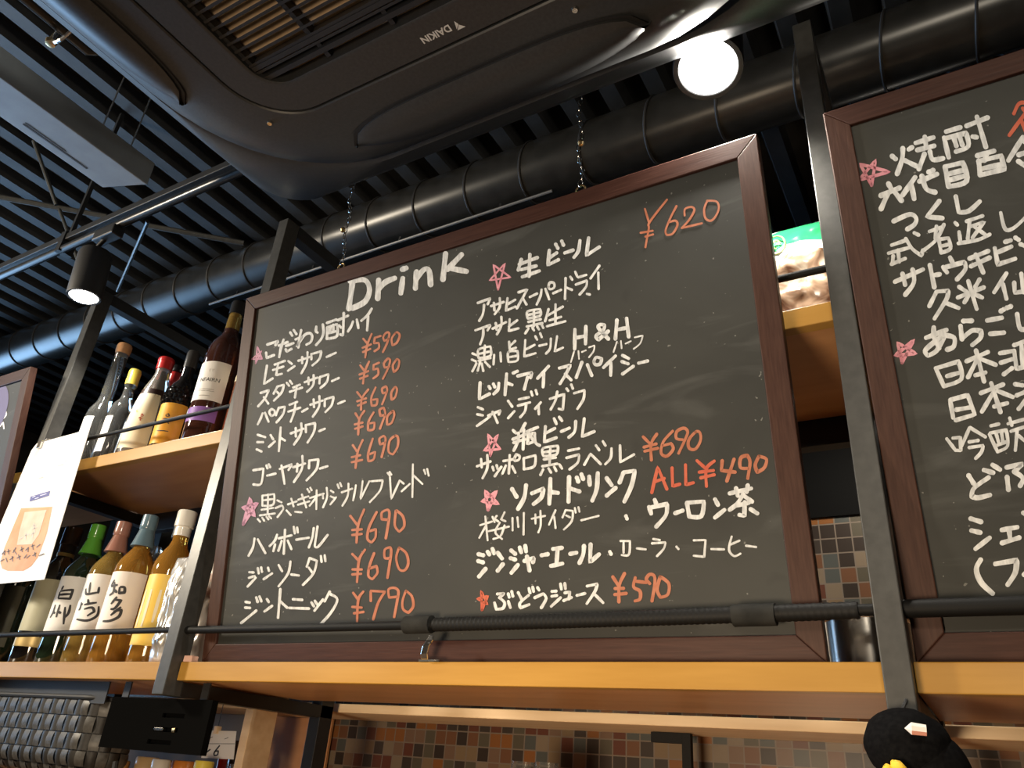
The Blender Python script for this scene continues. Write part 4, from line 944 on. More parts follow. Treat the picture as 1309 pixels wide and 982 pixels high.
GRP_L, GRP_U = 'bottles on the lower shelf', 'bottles on the upper shelf'
BYL = 1.105
def whisky_prof(r, H):
    return [(r * 0.92, 0.0), (r, 0.006), (r, 0.60 * H), (r * 0.97, 0.635 * H), (r * 0.86, 0.675 * H), (r * 0.64, 0.72 * H), (r * 0.44, 0.76 * H), (r * 0.38, 0.80 * H), (r * 0.38, 0.86 * H)]
def bell_cap(r, H):
    return [(r * 0.62, 0.775 * H), (r * 0.56, 0.80 * H), (r * 0.42, 0.875 * H), (r * 0.385, 0.895 * H), (r * 0.42, 0.90 * H), (r * 0.43, 0.92 * H), (r * 0.41, 0.995 * H), (r * 0.36, H)]
def bx_(px): return at(px, 779, BYL).x

R_ = 0.0445
b = Bottle('dark bottle with olive label at the left picture edge, lower shelf', -2.235, 1.13, SHELF_Z, whisky_prof(0.044, 0.34), G_dark, GRP_L)
b.cap(bell_cap(0.044, 0.34), C_dark).wrap(-170, -10, 0.05, 0.205, L_olive)
b = Bottle('dark bottle with sage green label and gold foot band, under the menu sheet', bx_(60), BYL, SHELF_Z, whisky_prof(R_, 0.348), G_black, GRP_L)
b.cap([(R_ * 0.46, 0.775 * 0.348), (R_ * 0.46, 0.80 * 0.348)], L_gold, 'neck_ring', 'gold neck ring').cap([(R_ * 0.44, 0.281), (R_ * 0.44, 0.30), (R_ * 0.5, 0.302), (R_ * 0.5, 0.345), (R_ * 0.45, 0.348)], C_dark)
b.wrap(-138, 8, 0.078, 0.205, L_sage).wrap(-190, 10, 0.042, 0.066, L_gold, 'foot_band', label='gold band')
b = Bottle('dark green whisky bottle with green bell cap and white calligraphy label', bx_(92), BYL, SHELF_Z, whisky_prof(R_, 0.346), G_dark, GRP_L)
b.cap(bell_cap(R_, 0.346), C_green).wrap(-136, 8, 0.070, 0.205, L_white)
b.ink(px_strokes('400,540 385,565/375,575 364,615/375,573 455,560 436,612 364,615/370,594 442,585/345,650 332,695 310,725/378,650 355,722/328,690 348,700/408,660 394,757/368,688 384,698/436,645 424,690 400,722', 388, 645), 4.2, INK_D, -64, 0.138)
b = Bottle('whisky bottle with rose brown bell cap and white calligraphy label', bx_(125), BYL, SHELF_Z, whisky_prof(R_, 0.344), G_gold, GRP_L)
b.cap(bell_cap(R_, 0.344), C_rose).wrap(-136, 8, 0.070, 0.205, L_white)
b.ink(px_strokes('560,512 552,572/527,548 536,580 602,566/610,535 602,572/500,625 492,660 480,668/492,640 512,636/545,608 548,640/520,640 592,622/520,664 565,652 575,672 536,700/600,640 588,690 536,724 470,720', 545, 625), 4.2, INK_D, -64, 0.138)
b = Bottle('amber whisky bottle with slate blue bell cap and white calligraphy label', bx_(158), BYL, SHELF_Z, whisky_prof(R_, 0.352), G_amber, GRP_L)
b.cap(bell_cap(R_, 0.352), C_slate).wrap(-136, 8, 0.070, 0.205, L_pinkish)
b.ink(px_strokes('690,495 662,530/664,532 712,524/690,508 684,562 654,582/688,550 706,566/722,535 717,568 745,562 747,535 722,535/705,588 668,630/690,605 724,606 690,650 664,656/722,640 664,690/680,668 722,655 706,692 660,718 615,722', 690, 610), 4.6, INK_D, -64, 0.138)
b = Bottle('amber bottle with white screw cap and yellow label, beside the left steel post', bx_(206), BYL, SHELF_Z, [(0.040, 0), (0.0425, 0.005), (0.0425, 0.205), (0.041, 0.222), (0.034, 0.243), (0.022, 0.262), (0.0175, 0.275), (0.0165, 0.305)], G_amber, GRP_L)
b.cap([(0.0185, 0.288), (0.0185, 0.306), (0.0175, 0.307), (0.0175, 0.310), (0.022, 0.311), (0.022, 0.346), (0.0205, 0.349)], C_white).wrap(-150, 15, 0.040, 0.192, L_yellow)
b.ink([[(-26, -40), (-26, 40)], [(-8, -40), (-8, 40)], [(14, -30), (14, 40)]], 5, L_cream, -68, 0.118)
b = Bottle('clear bottle with white cap standing behind the yellow labelled one', at(190, 779, 1.22).x + 0.02, 1.235, SHELF_Z, [(0.034, 0), (0.036, 0.005), (0.036, 0.23), (0.030, 0.25), (0.018, 0.275), (0.0155, 0.29), (0.0155, 0.35)], G_clear, GRP_L)
b.cap([(0.019, 0.335), (0.019, 0.372), (0.0175, 0.375)], C_white)
b = Bottle('clear squat bottle with glass stopper at the back of the lower shelf', at(160, 779, 1.25).x + 0.055, 1.25, SHELF_Z, [(0.036, 0), (0.038, 0.005), (0.038, 0.20), (0.030, 0.23), (0.014, 0.25), (0.013, 0.28)], G_clear, GRP_L)
b.cap([(0.012, 0.28), (0.022, 0.295), (0.024, 0.31), (0.016, 0.325)], G_clear, 'stopper')

# --- upper shelf
YU = 1.10
b = Bottle('tall clear bottle with long neck and brown cork, leftmost on the upper shelf', -2.083, YU, UP_Z, [(0.034, 0), (0.037, 0.005), (0.037, 0.175), (0.034, 0.195), (0.022, 0.22), (0.0185, 0.24), (0.0185, 0.39), (0.020, 0.392), (0.020, 0.398)], G_clear, GRP_U)
b.cap([(0.0195, 0.385), (0.0215, 0.398), (0.0215, 0.412), (0.019, 0.418)], C_cork, 'cork').wrap(-180, -50, 0.045, 0.165, L_white)
b = Bottle('clear round-shouldered bottle with yellow cap, second from left on the upper shelf', -1.998, YU + 0.01, UP_Z, [(0.032, 0), (0.034, 0.005), (0.034, 0.165), (0.033, 0.185), (0.028, 0.203), (0.018, 0.218), (0.0145, 0.23), (0.014, 0.262), (0.016, 0.264), (0.016, 0.27)], G_clear, GRP_U)
b.cap([(0.0172, 0.268), (0.0172, 0.31), (0.015, 0.318)], C_yellow).wrap(-180, -60, 0.05, 0.158, L_white)
b = Bottle('dark bottle with red foil neck standing behind the red capped one', -1.945, 1.20, UP_Z, [(0.034, 0), (0.036, 0.005), (0.036, 0.21), (0.030, 0.235), (0.017, 0.262), (0.0145, 0.275), (0.0145, 0.325)], G_brown, GRP_U)
b.cap([(0.0175, 0.262), (0.0158, 0.28), (0.0158, 0.335), (0.0172, 0.337), (0.0165, 0.342)], C_red, 'foil_neck').cap([(0.008, 0.342), (0.015, 0.347), (0.017, 0.356), (0.013, 0.366)], C_black, 'stopper')
b = Bottle('wide cone-shaped bottle with red cap and large cream label', -1.852, YU + 0.005, UP_Z, [(0.050, 0), (0.053, 0.006), (0.052, 0.06), (0.050, 0.12), (0.044, 0.175), (0.034, 0.22), (0.024, 0.25), (0.0195, 0.268), (0.0185, 0.29)], glass('pale_spirit', (0.80, 0.76, 0.70), trans=0.8), GRP_U)
b.cap([(0.0215, 0.285), (0.0215, 0.31), (0.0225, 0.311), (0.0225, 0.318), (0.0195, 0.322)], C_red).wrap(-100, -12, 0.03, 0.195, L_cream).wrap(-170, -104, 0.015, 0.11, L_white, 'side_label', label='white side label')
b.cap([(0.0502, 0.004), (0.0535, 0.008), (0.0532, 0.022)], mat('dark_foot', (0.06, 0.03, 0.02), 0.3), 'foot_band').cap([(0.0425, 0.184), (0.0365, 0.212)], mat('dark_shoulder_band', (0.04, 0.02, 0.015), 0.3), 'shoulder_band')
b.ink([[(0, 12), (3, 8), (-2, 4)], [(-3, 10), (6, 6)], [(4, 4), (-4, -2), (5, -3)], [(0, -4), (2, -10)]], 2.2, INK_B, -52, 0.118)
b.ink([[(-14, 20), (-8, 22)], [(-12, 16), (-5, 17)]], 1.8, L_gold, -60, 0.118)
b = Bottle('black bottle with pearled shoulder and orange label', -1.728, YU, UP_Z, [(0.036, 0), (0.039, 0.005), (0.039, 0.165), (0.037, 0.185), (0.030, 0.205), (0.018, 0.222), (0.0155, 0.24), (0.015, 0.30), (0.0165, 0.301), (0.0165, 0.308)], G_black, GRP_U)
b.cap([(0.0168, 0.262), (0.0168, 0.308), (0.0145, 0.314)], mat('dark_grey_seal', (0.05, 0.05, 0.05), 0.35), 'seal').wrap(-140, 5, 0.028, 0.142, L_orange)
bm = bmesh.new()
for j, zz in enumerate((0.150, 0.163, 0.176, 0.189)):
    rr = rad(b.prof, zz)
    for i in range(18):
        a = 20 * i + 10 * (j % 2); p = b.pt(a, zz, 0.0)
        bmesh.ops.create_icosphere(bm, subdivisions=1, radius=0.0055, matrix=Matrix.Translation(p))
obj('pearled_shoulder', bm, G_black, b.t, smooth=True)
b.ink([[(-10, 6), (8, 6)], [(-8, -4), (4, -2), (10, -8)], [(-4, 16), (2, 20), (6, 14), (0, 12), (-4, 16)], [(-16, -28), (14, -28)]], 2.0, INK_D, -60, 0.09)
b = Bottle('tall brown whisky bottle with white label above a purple band', -1.592, YU, UP_Z, [(0.043, 0), (0.0465, 0.006), (0.0465, 0.262), (0.044, 0.285), (0.036, 0.308), (0.025, 0.325), (0.020, 0.337), (0.0185, 0.35)], G_brown, GRP_U)
b.cap([(0.0185, 0.349), (0.0182, 0.372), (0.0175, 0.385), (0.0165, 0.40)], G_gold, 'neck').cap([(0.0195, 0.398), (0.0195, 0.432), (0.0175, 0.438)], C_black)
b.wrap(-122, -5, 0.122, 0.232, L_white).wrap(-200, -10, 0.066, 0.104, L_purple, 'purple_band', label='purple band')
b.text('NFAIRN', 0.0150, INK_D, -60, 0.174)
b.ink([[(-22, -22), (18, -22)], [(-22, -27), (20, -27)], [(-16, -40), (12, -40)]], 1.2, mat('grey_ink', (0.35, 0.33, 0.32), 0.6), -60, 0.174)
b.ink([[(-6, 34), (-5, 27)], [(-7, 34), (-2, 34)], [(2, 34), (2, 27)], [(-1, 34), (6, 34)]], 1.0, mat('grey_ink_pale', (0.6, 0.58, 0.55), 0.6), -60, 0.174)
b = Bottle('amber bottle with cream shoulder label, half hidden by the drink board', -1.492, 1.125, UP_Z, [(0.036, 0), (0.038, 0.005), (0.038, 0.19), (0.032, 0.225), (0.018, 0.255), (0.015, 0.27), (0.015, 0.30)], G_red, GRP_U)
b.cap([(0.0175, 0.285), (0.0175, 0.315), (0.016, 0.318)], C_dark).wrap(-185, -40, 0.175, 0.215, L_cream)
b = Bottle('dark bottle with black cap at the back of the upper shelf', -1.70, 1.27, UP_Z, [(0.036, 0), (0.038, 0.005), (0.038, 0.25), (0.030, 0.28), (0.016, 0.31), (0.0145, 0.37)], G_black, GRP_U)
b.cap([(0.0175, 0.355), (0.0175, 0.395), (0.015, 0.40)], C_black)
# soft red packet behind the leftmost bottle
def pillow(bm, c, w, h, t, seed=0, crumple=0.004, nx=26, nz=32, lean=0.0, flat=0.0):
    """Stuffed bag standing on c (base centre), facing the guests, with creases."""
    for side in (1, -1):
        g = []
        for i in range(nx + 1):
            u = -1 + 2 * i / nx; row = []
            for j in range(nz + 1):
                v = -1 + 2 * j / nz
                f = max(0, (1 - abs(u) ** 3)) ** 0.6 * max(0, (1 - abs(v) ** 3.5)) ** 0.6
                nn = noise.noise(Vector((u * 2.1 + seed, v * 2.4, side * 3.0))) + 0.6 * noise.noise(Vector((u * 5 + seed, v * 6, side * 7.0)))
                d = side * (f * t / 2) + f * crumple * nn
                x = c[0] + u * w / 2 * (1 - 0.05 * f + 0.03 * nn * (abs(v) < 0.9)); z = c[2] + (v + 1) * h / 2
                row.append(bm.verts.new((x, c[1] - d + lean * (v + 1) / 2, z)))
            g.append(row)
        for i in range(nx):
            for j in range(nz): bm.faces.new((g[i][j], g[i + 1][j], g[i + 1][j + 1], g[i][j + 1]))
    bmesh.ops.remove_doubles(bm, verts=bm.verts, dist=0.0003)
    return bm
o = obj('snack_packet', pillow(bmesh.new(), (-2.16, 1.22, UP_Z), 0.10, 0.12, 0.05, 3), mottled('red_white_film', (0.75, 0.16, 0.12), (0.85, 0.72, 0.66), 14, 0.3, lo=0.42, hi=0.5), smooth=True)
tag(o, 'red and white soft packet behind the leftmost bottle on the upper shelf', 'packet')

# foil pack and other bags on the shelves
p = at(214, 790, 1.062)
o = obj('foil_pack', pillow(bmesh.new(), (p.x + 0.008, 1.068, SHELF_Z), 0.078, 0.225, 0.034, 11, 0.010), mottled('silver_film', (0.62, 0.60, 0.57), (0.80, 0.79, 0.77), 22, 0.25, metal=0.6), smooth=True, angle=0)
tag(o, 'crumpled silver foil pack leaning beside the left steel post', 'packet')
p = at(257, 745, 1.21)
o = obj('plastic_bag', pillow(bmesh.new(), (p.x + 0.010, 1.215, SHELF_Z), 0.12, 0.27, 0.05, 21, 0.010), mottled('translucent_film', (0.62, 0.56, 0.50), (0.66, 0.20, 0.11), 13, 0.25, lo=0.56, hi=0.68), smooth=True, angle=0)
tag(o, 'translucent bag with orange pieces between left post and drink board', 'bag')
o = obj('paper_pad', B(-1.3455, -1.322, 1.025, 1.041, SHELF_Z, SHELF_Z + 0.012), mat('pink_paper', (0.72, 0.45, 0.36), 0.6), bevel=0.001)
tag(o, 'small pink pad at the left end of the shelf under the drink board', 'pad')

# green topped plastic bag on the upper shelf
bag = thing('food_bag', 'green and white plastic food bag on the upper shelf between the two boards', 'bag', (-0.165, 1.10, UP_Z))
bc = (-0.155, 1.105, UP_Z); bw, bh = 0.20, 0.21
bm = pillow(bmesh.new(), bc, bw, bh, 0.07, 31, 0.006, 40, 48)
me_mats = []
def bag_film():
    m = mat('printed_bag_film', (0.8, 0.8, 0.8), 0.18, spec=0.6)
    N, L, b_ = nodes(m)
    tc = N.new('ShaderNodeTexCoord'); sx = N.new('ShaderNodeSeparateXYZ'); L.new(tc.outputs['Object'], sx.inputs[0])
    wv = N.new('ShaderNodeMath'); wv.operation = 'SINE'
    k = N.new('ShaderNodeMath'); k.operation = 'MULTIPLY_ADD'; k.inputs[1].default_value = 34; k.inputs[2].default_value = 0.9
    L.new(sx.outputs['X'], k.inputs[0]); L.new(k.outputs[0], wv.inputs[0])
    ad = N.new('ShaderNodeMath'); ad.operation = 'MULTIPLY_ADD'; ad.inputs[1].default_value = -0.014; L.new(wv.outputs[0], ad.inputs[0]); L.new(sx.outputs['Z'], ad.inputs[2])
    dv = N.new('ShaderNodeMath'); dv.operation = 'DIVIDE'; dv.inputs[1].default_value = bh; L.new(ad.outputs[0], dv.inputs[0])
    rp = N.new('ShaderNodeValToRGB'); rp.color_ramp.interpolation = 'CONSTANT'
    e = rp.color_ramp.elements
    e[0].position = 0; e[0].color = (0.55, 0.50, 0.44, 1); e[1].position = 0.60; e[1].color = (0.85, 0.86, 0.84, 1)
    for ps, c in ((0.69, (0.03, 0.36, 0.14, 1)), (0.93, (0.62, 0.72, 0.66, 1))):
        n_ = e.new(ps); n_.color = c
    L.new(dv.outputs[0], rp.inputs['Fac'])
    # brown contents seen through the clear lower half
    nz = N.new('ShaderNodeTexNoise'); nz.inputs['Scale'].default_value = 26; nz.inputs['Detail'].default_value = 3; nz.inputs['Distortion'].default_value = 0.8
    L.new(tc.outputs['Object'], nz.inputs['Vector'])
    r2 = N.new('ShaderNodeValToRGB'); q = r2.color_ramp.elements
    q[0].position = 0.36; q[0].color = (0.10, 0.05, 0.03, 1); q[1].position = 0.5; q[1].color = (0.36, 0.25, 0.17, 1); w_ = q.new(0.62); w_.color = (0.78, 0.72, 0.60, 1)
    L.new(nz.outputs['Fac'], r2.inputs['Fac'])
    lt = N.new('ShaderNodeMath'); lt.operation = 'LESS_THAN'; lt.inputs[1].default_value = 0.60; L.new(dv.outputs[0], lt.inputs[0])
    mx = N.new('ShaderNodeMix'); mx.data_type = 'RGBA'; L.new(lt.outputs[0], mx.inputs['Factor']); L.new(rp.outputs['Color'], mx.inputs[6]); L.new(r2.outputs['Color'], mx.inputs[7])
    L.new(mx.outputs[2], b_.inputs['Base Color'])
    return m
film = obj('printed_film', bm, bag_film(), bag, smooth=True, angle=0)
c = at(993, 315, 1.072)
bm = bmesh.new()
tube(bm, [(c.x + 0.014 * math.cos(a), c.y - 0.004, c.z + 0.018 * math.sin(a)) for a in [2 * PI * i / 24 for i in range(24)]], 0.0015, 6, closed=True)
tube(bm, [(c.x + 0.006 * math.cos(a), c.y - 0.005, c.z + 0.008 * math.sin(a)) for a in [2 * PI * i / 16 for i in range(13)]], 0.0014, 6)
obj('round_emblem', bm, mat('lime_print', (0.62, 0.80, 0.25), 0.4), film, label='lime green round emblem')
# steel pot
pt = thing('steel_pot', 'small polished steel pot on the shelf right of the drink board', 'pot', (-0.130, 1.135, SHELF_Z))
bm = bmesh.new(); lathe(bm, -0.130, 1.135, SHELF_Z, [(0, 0.001), (0.048, 0.0), (0.052, 0.004), (0.053, 0.063), (0.057, 0.065), (0.057, 0.069), (0.051, 0.069), (0.050, 0.006), (0, 0.005)], 48)
obj('body', bm, M_steel, pt, smooth=True)

# ================================================================== white menu sheet
sh = thing('menu_sheet', 'white laminated menu sheet with a peach drink picture, hanging at far left', 'menu sheet', at(57, 741, 0.992))
YS = 0.992
bm = bmesh.new()
cs = [(47, 567), (114.5, 548.6), (56.5, 741), (-6, 747), (-2, 676), (40, 576)]
f = [bm.verts.new(at(a, c_, YS)) for a, c_ in cs]; g = [bm.verts.new(v.co + Vector((0, 0.0012, 0))) for v in f]
bm.faces.new(f); bm.faces.new(g)
for j in range(len(f)): bm.faces.new((f[j], f[(j + 1) % len(f)], g[(j + 1) % len(f)], g[j]))
sheet = obj('sheet', bm, mat('laminated_white', (0.86, 0.85, 0.83), 0.3, coat=0.3), sh)
def flat(nm, pts, m, d=0.0005, label=None):
    bm = bmesh.new(); bm.faces.new([bm.verts.new(at(a, c_, YS) + Vector((0, -d, 0))) for a, c_ in pts]); obj(nm, bm, m, sheet, label=label)
flat('drink_picture', [(27, 650), (67, 648), (60, 682), (49, 712), (40, 724), (30, 730), (10, 730), (3, 727), (0.5, 719), (6, 700)], mottled('peach_print', (0.60, 0.27, 0.11), (0.70, 0.37, 0.19), 12, 0.4), label='peach coloured drink picture')
flat('drink_picture_ice', [(32, 655), (60, 652), (50, 684), (41, 696), (22, 697), (25, 680)], mottled('pale_peach_print', (0.62, 0.46, 0.34), (0.70, 0.56, 0.44), 25, 0.4), 0.0009, 'pale ice in the drink picture')
flat('blue_logo_box', [(39, 635), (64.5, 627.5), (63, 634), (38, 641.5)], mat('blue_print', (0.09, 0.10, 0.30), 0.4), 0.0005, 'blue box on the sheet')
def sheet_ink(txt, w, m, nm):
    bm = bmesh.new()
    for st in S_(txt):
        p = smooth_path(st); A, C = [], []
        for i, q in enumerate(p):
            a, b2_ = p[max(i - 1, 0)], p[min(i + 1, len(p) - 1)]
            tx, ty = b2_[0] - a[0], b2_[1] - a[1]; l = math.hypot(tx, ty) or 1
            A.append(bm.verts.new(at(q[0] - ty / l * w, q[1] + tx / l * w, YS) + Vector((0, -0.0014, 0))))
            C.append(bm.verts.new(at(q[0] + ty / l * w, q[1] - tx / l * w, YS) + Vector((0, -0.0014, 0))))
        for i in range(len(p) - 1): bm.faces.new((A[i], A[i + 1], C[i + 1], C[i]))
    obj(nm, bm, m, sheet)
G_ink = mat('grey_print', (0.14, 0.11, 0.10), 0.5)
sheet_ink('3,709 7,704 6,710/9,706 14,704/11,702 12,709/18,703 22,709/21,700 17,707/26,704 31,701/28,699 29,706/33,704 37,700 36,706/40,699 45,697/42,696 43,703/47,700 52,696/1,718 6,715/8,713 10,719/13,716 18,712/16,711 17,718/22,714 27,711/24,709 26,716/31,714 35,709/34,714 39,710/42,711 47,707/45,706 46,712/50,711 57,708', 0.6, G_ink, 'handwritten_caption')
sheet_ink('42,673 47,671/41,677 48,674/44,669 45,680/32,685 38,683/34,681 33,690/26,689 30,687/40,684 46,680/43,681 42,688', 0.5, mat('pale_grey_print', (0.55, 0.52, 0.5), 0.5), 'picture_lettering')
sheet_ink('42,636 46,634.5/45,638 50,636.5/52,634 60,631.5', 0.5, mat('pale_blue_print', (0.6, 0.62, 0.85), 0.5), 'logo_lettering')
sheet_ink('91,571 94,570/100,579 102,581/74,596 82,594/50,612 56,610/83,590 86,589', 0.5, mat('faint_print', (0.6, 0.5, 0.5), 0.5), 'small_print')
p = at(53.5, 566, 0.992)
bm = bmesh.new()
box(bm, p.x - 0.008, p.x + 0.008, 0.986, 1.003, p.z - 0.018, p.z + 0.004)
tube(bm, [(p.x, 0.992, p.z), (p.x, 1.000, p.z + 0.014), (p.x, 1.014, p.z + 0.018), (p.x, 1.023, p.z + 0.008)], 0.0022, 8)
obj('clip', bm, M_steel, sh, bevel=0.001, label='grey metal clip')

# ================================================================== hanging things below the shelves
# woven strap basket
bk = thing('woven_basket', 'dark grey basket woven of flat straps, hanging at the lower left', 'basket', (-1.95, 1.14, EYE - 0.045))
M_w1 = mottled('light_strap', (0.052, 0.048, 0.042), (0.080, 0.075, 0.068), 120, 0.42)
M_w2 = mottled('dark_strap', (0.014, 0.012, 0.010), (0.022, 0.019, 0.016), 160, 0.55)
cw, ch = 0.0225, 0.0325
nxx, nzz = 26, 5
X_end, Z_top = -1.598, EYE + 0.082
def bsurf(s, w, d):
    """Basket wall: s runs along the front and round the right end, w downwards and under the belly."""
    rr = 0.075
    xe = X_end - rr
    if s < 0: x, y, nx_, ny_ = xe + s, 1.055, 0, -1
    else:
        a = min(s / rr, PI / 2 + 1.2)
        x, y, nx_, ny_ = xe + rr * math.sin(a), 1.055 + rr - rr * math.cos(a), math.sin(a), -math.cos(a)
    h0 = 0.10
    if w < h0: z, k, dz = Z_top - w, 0, 0
    else:
        a = min((w - h0) / 0.05, 1.35); z = Z_top - h0 - 0.05 * math.sin(a); k = 0.05 * (1 - math.cos(a)); dz = -math.sin(a)
    c = math.cos(math.asin(-dz)) if dz else 1
    return Vector((x - nx_ * k + nx_ * d * c, y - ny_ * k + ny_ * d * c, z + dz * d))
bmA, bmB = bmesh.new(), bmesh.new()
for i in range(-29, 6):
    for j in range(nzz):
        over = (i + j) % 2 == 0
        bmx = bmA if over else bmB
        n = 5; g = []
        for a in range(n + 1):
            row = []
            for b_ in range(n + 1):
                u, v = a / n, b_ / n
                bul = math.sin(PI * v) if over else math.sin(PI * u)
                edge = 0.0028 * bul - 0.0008
                row.append(bmx.verts.new(bsurf((i + 0.03 + 0.94 * u) * cw, (j + 0.03 + 0.94 * v) * ch, edge)))
            g.append(row)
        for a in range(n):
            for b_ in range(n): bmx.faces.new((g[a][b_], g[a + 1][b_], g[a + 1][b_ + 1], g[a][b_ + 1]))
obj('upright_straps', bmA, M_w1, bk, smooth=True, label='light grey flat straps')
obj('cross_straps', bmB, M_w2, bk, smooth=True, label='brownish dark straps')
bm = bmesh.new(); g = []
for i in range(-58, 13):
    g.append([bm.verts.new(bsurf(i * cw / 2, j * ch / 2, -0.004)) for j in range(nzz * 2 + 1)])
for i in range(len(g) - 1):
    for j in range(nzz * 2): bm.faces.new((g[i][j], g[i + 1][j], g[i + 1][j + 1], g[i][j + 1]))
obj('lining', bm, M_dark, bk, smooth=True)
bm = bmesh.new()
tube(bm, [bsurf(s * cw / 2, -0.003, 0.001) for s in range(-58, 10)], 0.005, 8)
obj('rim', bm, M_dark, bk, smooth=True)
obj('top_band', B(-2.122, -1.603, 1.057, 1.060, Z_top - 0.008, SHELF_B - 0.001), M_dark, bk)
for px in (96, 152):
    p = at(px, 960, 1.10); obj('strap_end', tube(bmesh.new(), [(p.x, 1.10, EYE - 0.03), (p.x + 0.004, 1.10, EYE - 0.05), (p.x + 0.002, 1.10, EYE - 0.075)], 0.006, 8), M_dark, bk, smooth=True)

# black slotted box beside the basket
cb = thing('slotted_box', 'black box with three slots hanging under the left steel post', 'box', (-1.42, 1.065, EYE - 0.004))
bx0, bx1, by0, by1, bz0, bz1 = -1.572, -1.266, 1.052, 1.066, EYE - 0.006, EYE + 0.088
bm = bmesh.new()
slots = [(-1.40, -1.335, EYE + 0.058), (-1.415, -1.345, EYE + 0.033), (-1.425, -1.355, EYE + 0.011)]
sh_ = 0.004
zs = [bz0]
for a, c_, z_ in reversed(slots): zs += [z_ - sh_, z_ + sh_]
zs.append(bz1)
for k in range(0, len(zs) - 1):
    z0, z1 = zs[k], zs[k + 1]
    if k % 2 == 0: box(bm, bx0, bx1, by0, by0 + 0.004, z0, z1)
    else:
        a, c_, _ = slots[2 - k // 2]
        box(bm, bx0, a, by0, by0 + 0.004, z0, z1); box(bm, c_, bx1, by0, by0 + 0.004, z0, z1)
box(bm, bx0, bx0 + 0.004, by0 + 0.004, by1, bz0, bz1); box(bm, bx1 - 0.004, bx1, by0 + 0.004, by1, bz0, bz1)
box(bm, bx0 + 0.004, bx1 - 0.004, by1 - 0.004, by1, bz0, bz1); box(bm, bx0 + 0.004, bx1 - 0.004, by0 + 0.004, by1 - 0.004, bz0, bz0 + 0.004)
obj('shell', bm, mat('black_matt_plastic', (0.004, 0.004, 0.004), 1.0, spec=0.0), cb)
bm = bmesh.new(); box(bm, -1.412, -1.386, by0 - 0.002, by0 + 0.006, EYE + 0.030, EYE + 0.036)
catch_p = obj('catch', bm, M_steel, cb, bevel=0.001)
bm = bmesh.new(); lathe(bm, 0, 0, 0, [(0, 0), (0.004, 0.001), (0.0045, 0.009), (0, 0.010)], 12)
for v in bm.verts: v.co = Vector((-1.360 + v.co.z, by0 - 0.001 + v.co.x * 0.4, EYE + 0.033 + v.co.y))
obj('catch_knob', bm, M_brass, catch_p, smooth=True)
for xx in (-1.54, -1.30):
    obj('hanging_strap', B(xx - 0.01, xx + 0.01, 1.057, 1.060, bz1 - 0.01, SHELF_B), M_dark, cb)

# black plush under the right post
pc = at(1160, 953, 0.985)
pl = thing('plush_toy', 'round black plush toy with a white and pink tip, hanging under the right post', 'plush toy', pc)
M_pl = mottled('black_plush', (0.004, 0.004, 0.0045), (0.007, 0.007, 0.0075), 200, 1.0, spec=0.05)
bm = bmesh.new(); bmesh.ops.create_icosphere(bm, subdivisions=4, radius=0.040, matrix=Matrix.Translation(pc) @ Matrix.Diagonal((1.08, 1.0, 0.92, 1)))
for v in bm.verts: v.co += (v.co - pc).normalized() * 0.0018 * noise.noise(v.co * 60)
obj('head', bm, M_pl, pl, smooth=True)
p2_ = at(1192, 985, 0.99)
bm = bmesh.new(); bmesh.ops.create_icosphere(bm, subdivisions=4, radius=0.036, matrix=Matrix.Translation(p2_) @ Matrix.Diagonal((1.0, 1.0, 1.1, 1)))
for v in bm.verts: v.co += (v.co - p2_).normalized() * 0.0015 * noise.noise(v.co * 60)
obj('body', bm, M_pl, pl, smooth=True)
# pointed tip: hexagonal peg, white above and pink below
ta, tb, tc_ = at(1156, 931, 0.938), at(1165, 931.5, 0.934), at(1184, 934, 0.936)
ax = (tc_ - tb).normalized(); up = Vector((0, 0, 1)); sd = ax.cross(up).normalized(); up = sd.cross(ax)
def hexr(c_, r): return [c_ + (sd * math.cos(a) + up * math.sin(a)) * r for a in [2 * PI * (i + 0.5) / 8 for i in range(8)]]
bm = bmesh.new(); r0 = [bm.verts.new(q) for q in hexr(tb, 0.0062)]; r1 = [bm.verts.new(q) for q in hexr(tc_, 0.0056)]; tip = bm.verts.new(ta)
for j in range(8):
    f = bm.faces.new((r0[j], r0[(j + 1) % 8], r1[(j + 1) % 8], r1[j])); f.material_index = 1 if (r0[j].co + r0[(j + 1) % 8].co - tb * 2).dot(up) < -0.001 else 0
    bm.faces.new((tip, r0[(j + 1) % 8], r0[j]))
bm.faces.new(r1)
obj('pointed_tip', bm, [mat('white_plastic', (0.82, 0.78, 0.74), 0.35), mat('pink_plastic', (0.70, 0.32, 0.24), 0.4)], pl, label='white and pink pointed tip')
bm = bmesh.new(); e_ = at(1121, 948, 0.958); bmesh.ops.create_icosphere(bm, subdivisions=2, radius=0.0025, matrix=Matrix.Translation(e_))
obj('eye', bm, mat('grey_bead', (0.25, 0.25, 0.26), 0.15, coat=1), pl, smooth=True)
for (a, c_), (d_, e2), w_ in (((1140, 973), (1158, 992), 0.0065), ((1133, 977), (1138, 992), 0.0050)):
    p0, p1_ = at(a, c_, 0.943), at(d_, e2, 0.938)
    obj('yellow_tuft', tube(bmesh.new(), [p0, p0.lerp(p1_, 0.3), p0.lerp(p1_, 0.7), p1_], [w_ * 0.3, w_, w_, w_ * 0.4], 12), mat('yellow_felt', (0.80, 0.52, 0.04), 0.7), pl, smooth=True)
obj('hanging_loop', tube(bmesh.new(), [pc + Vector((0.0, 0, 0.034)), pc + Vector((0.004, 0.012, 0.046)), Vector((-0.089, 1.018, EYE + 0.092))], 0.0018, 8), M_dark, pl)

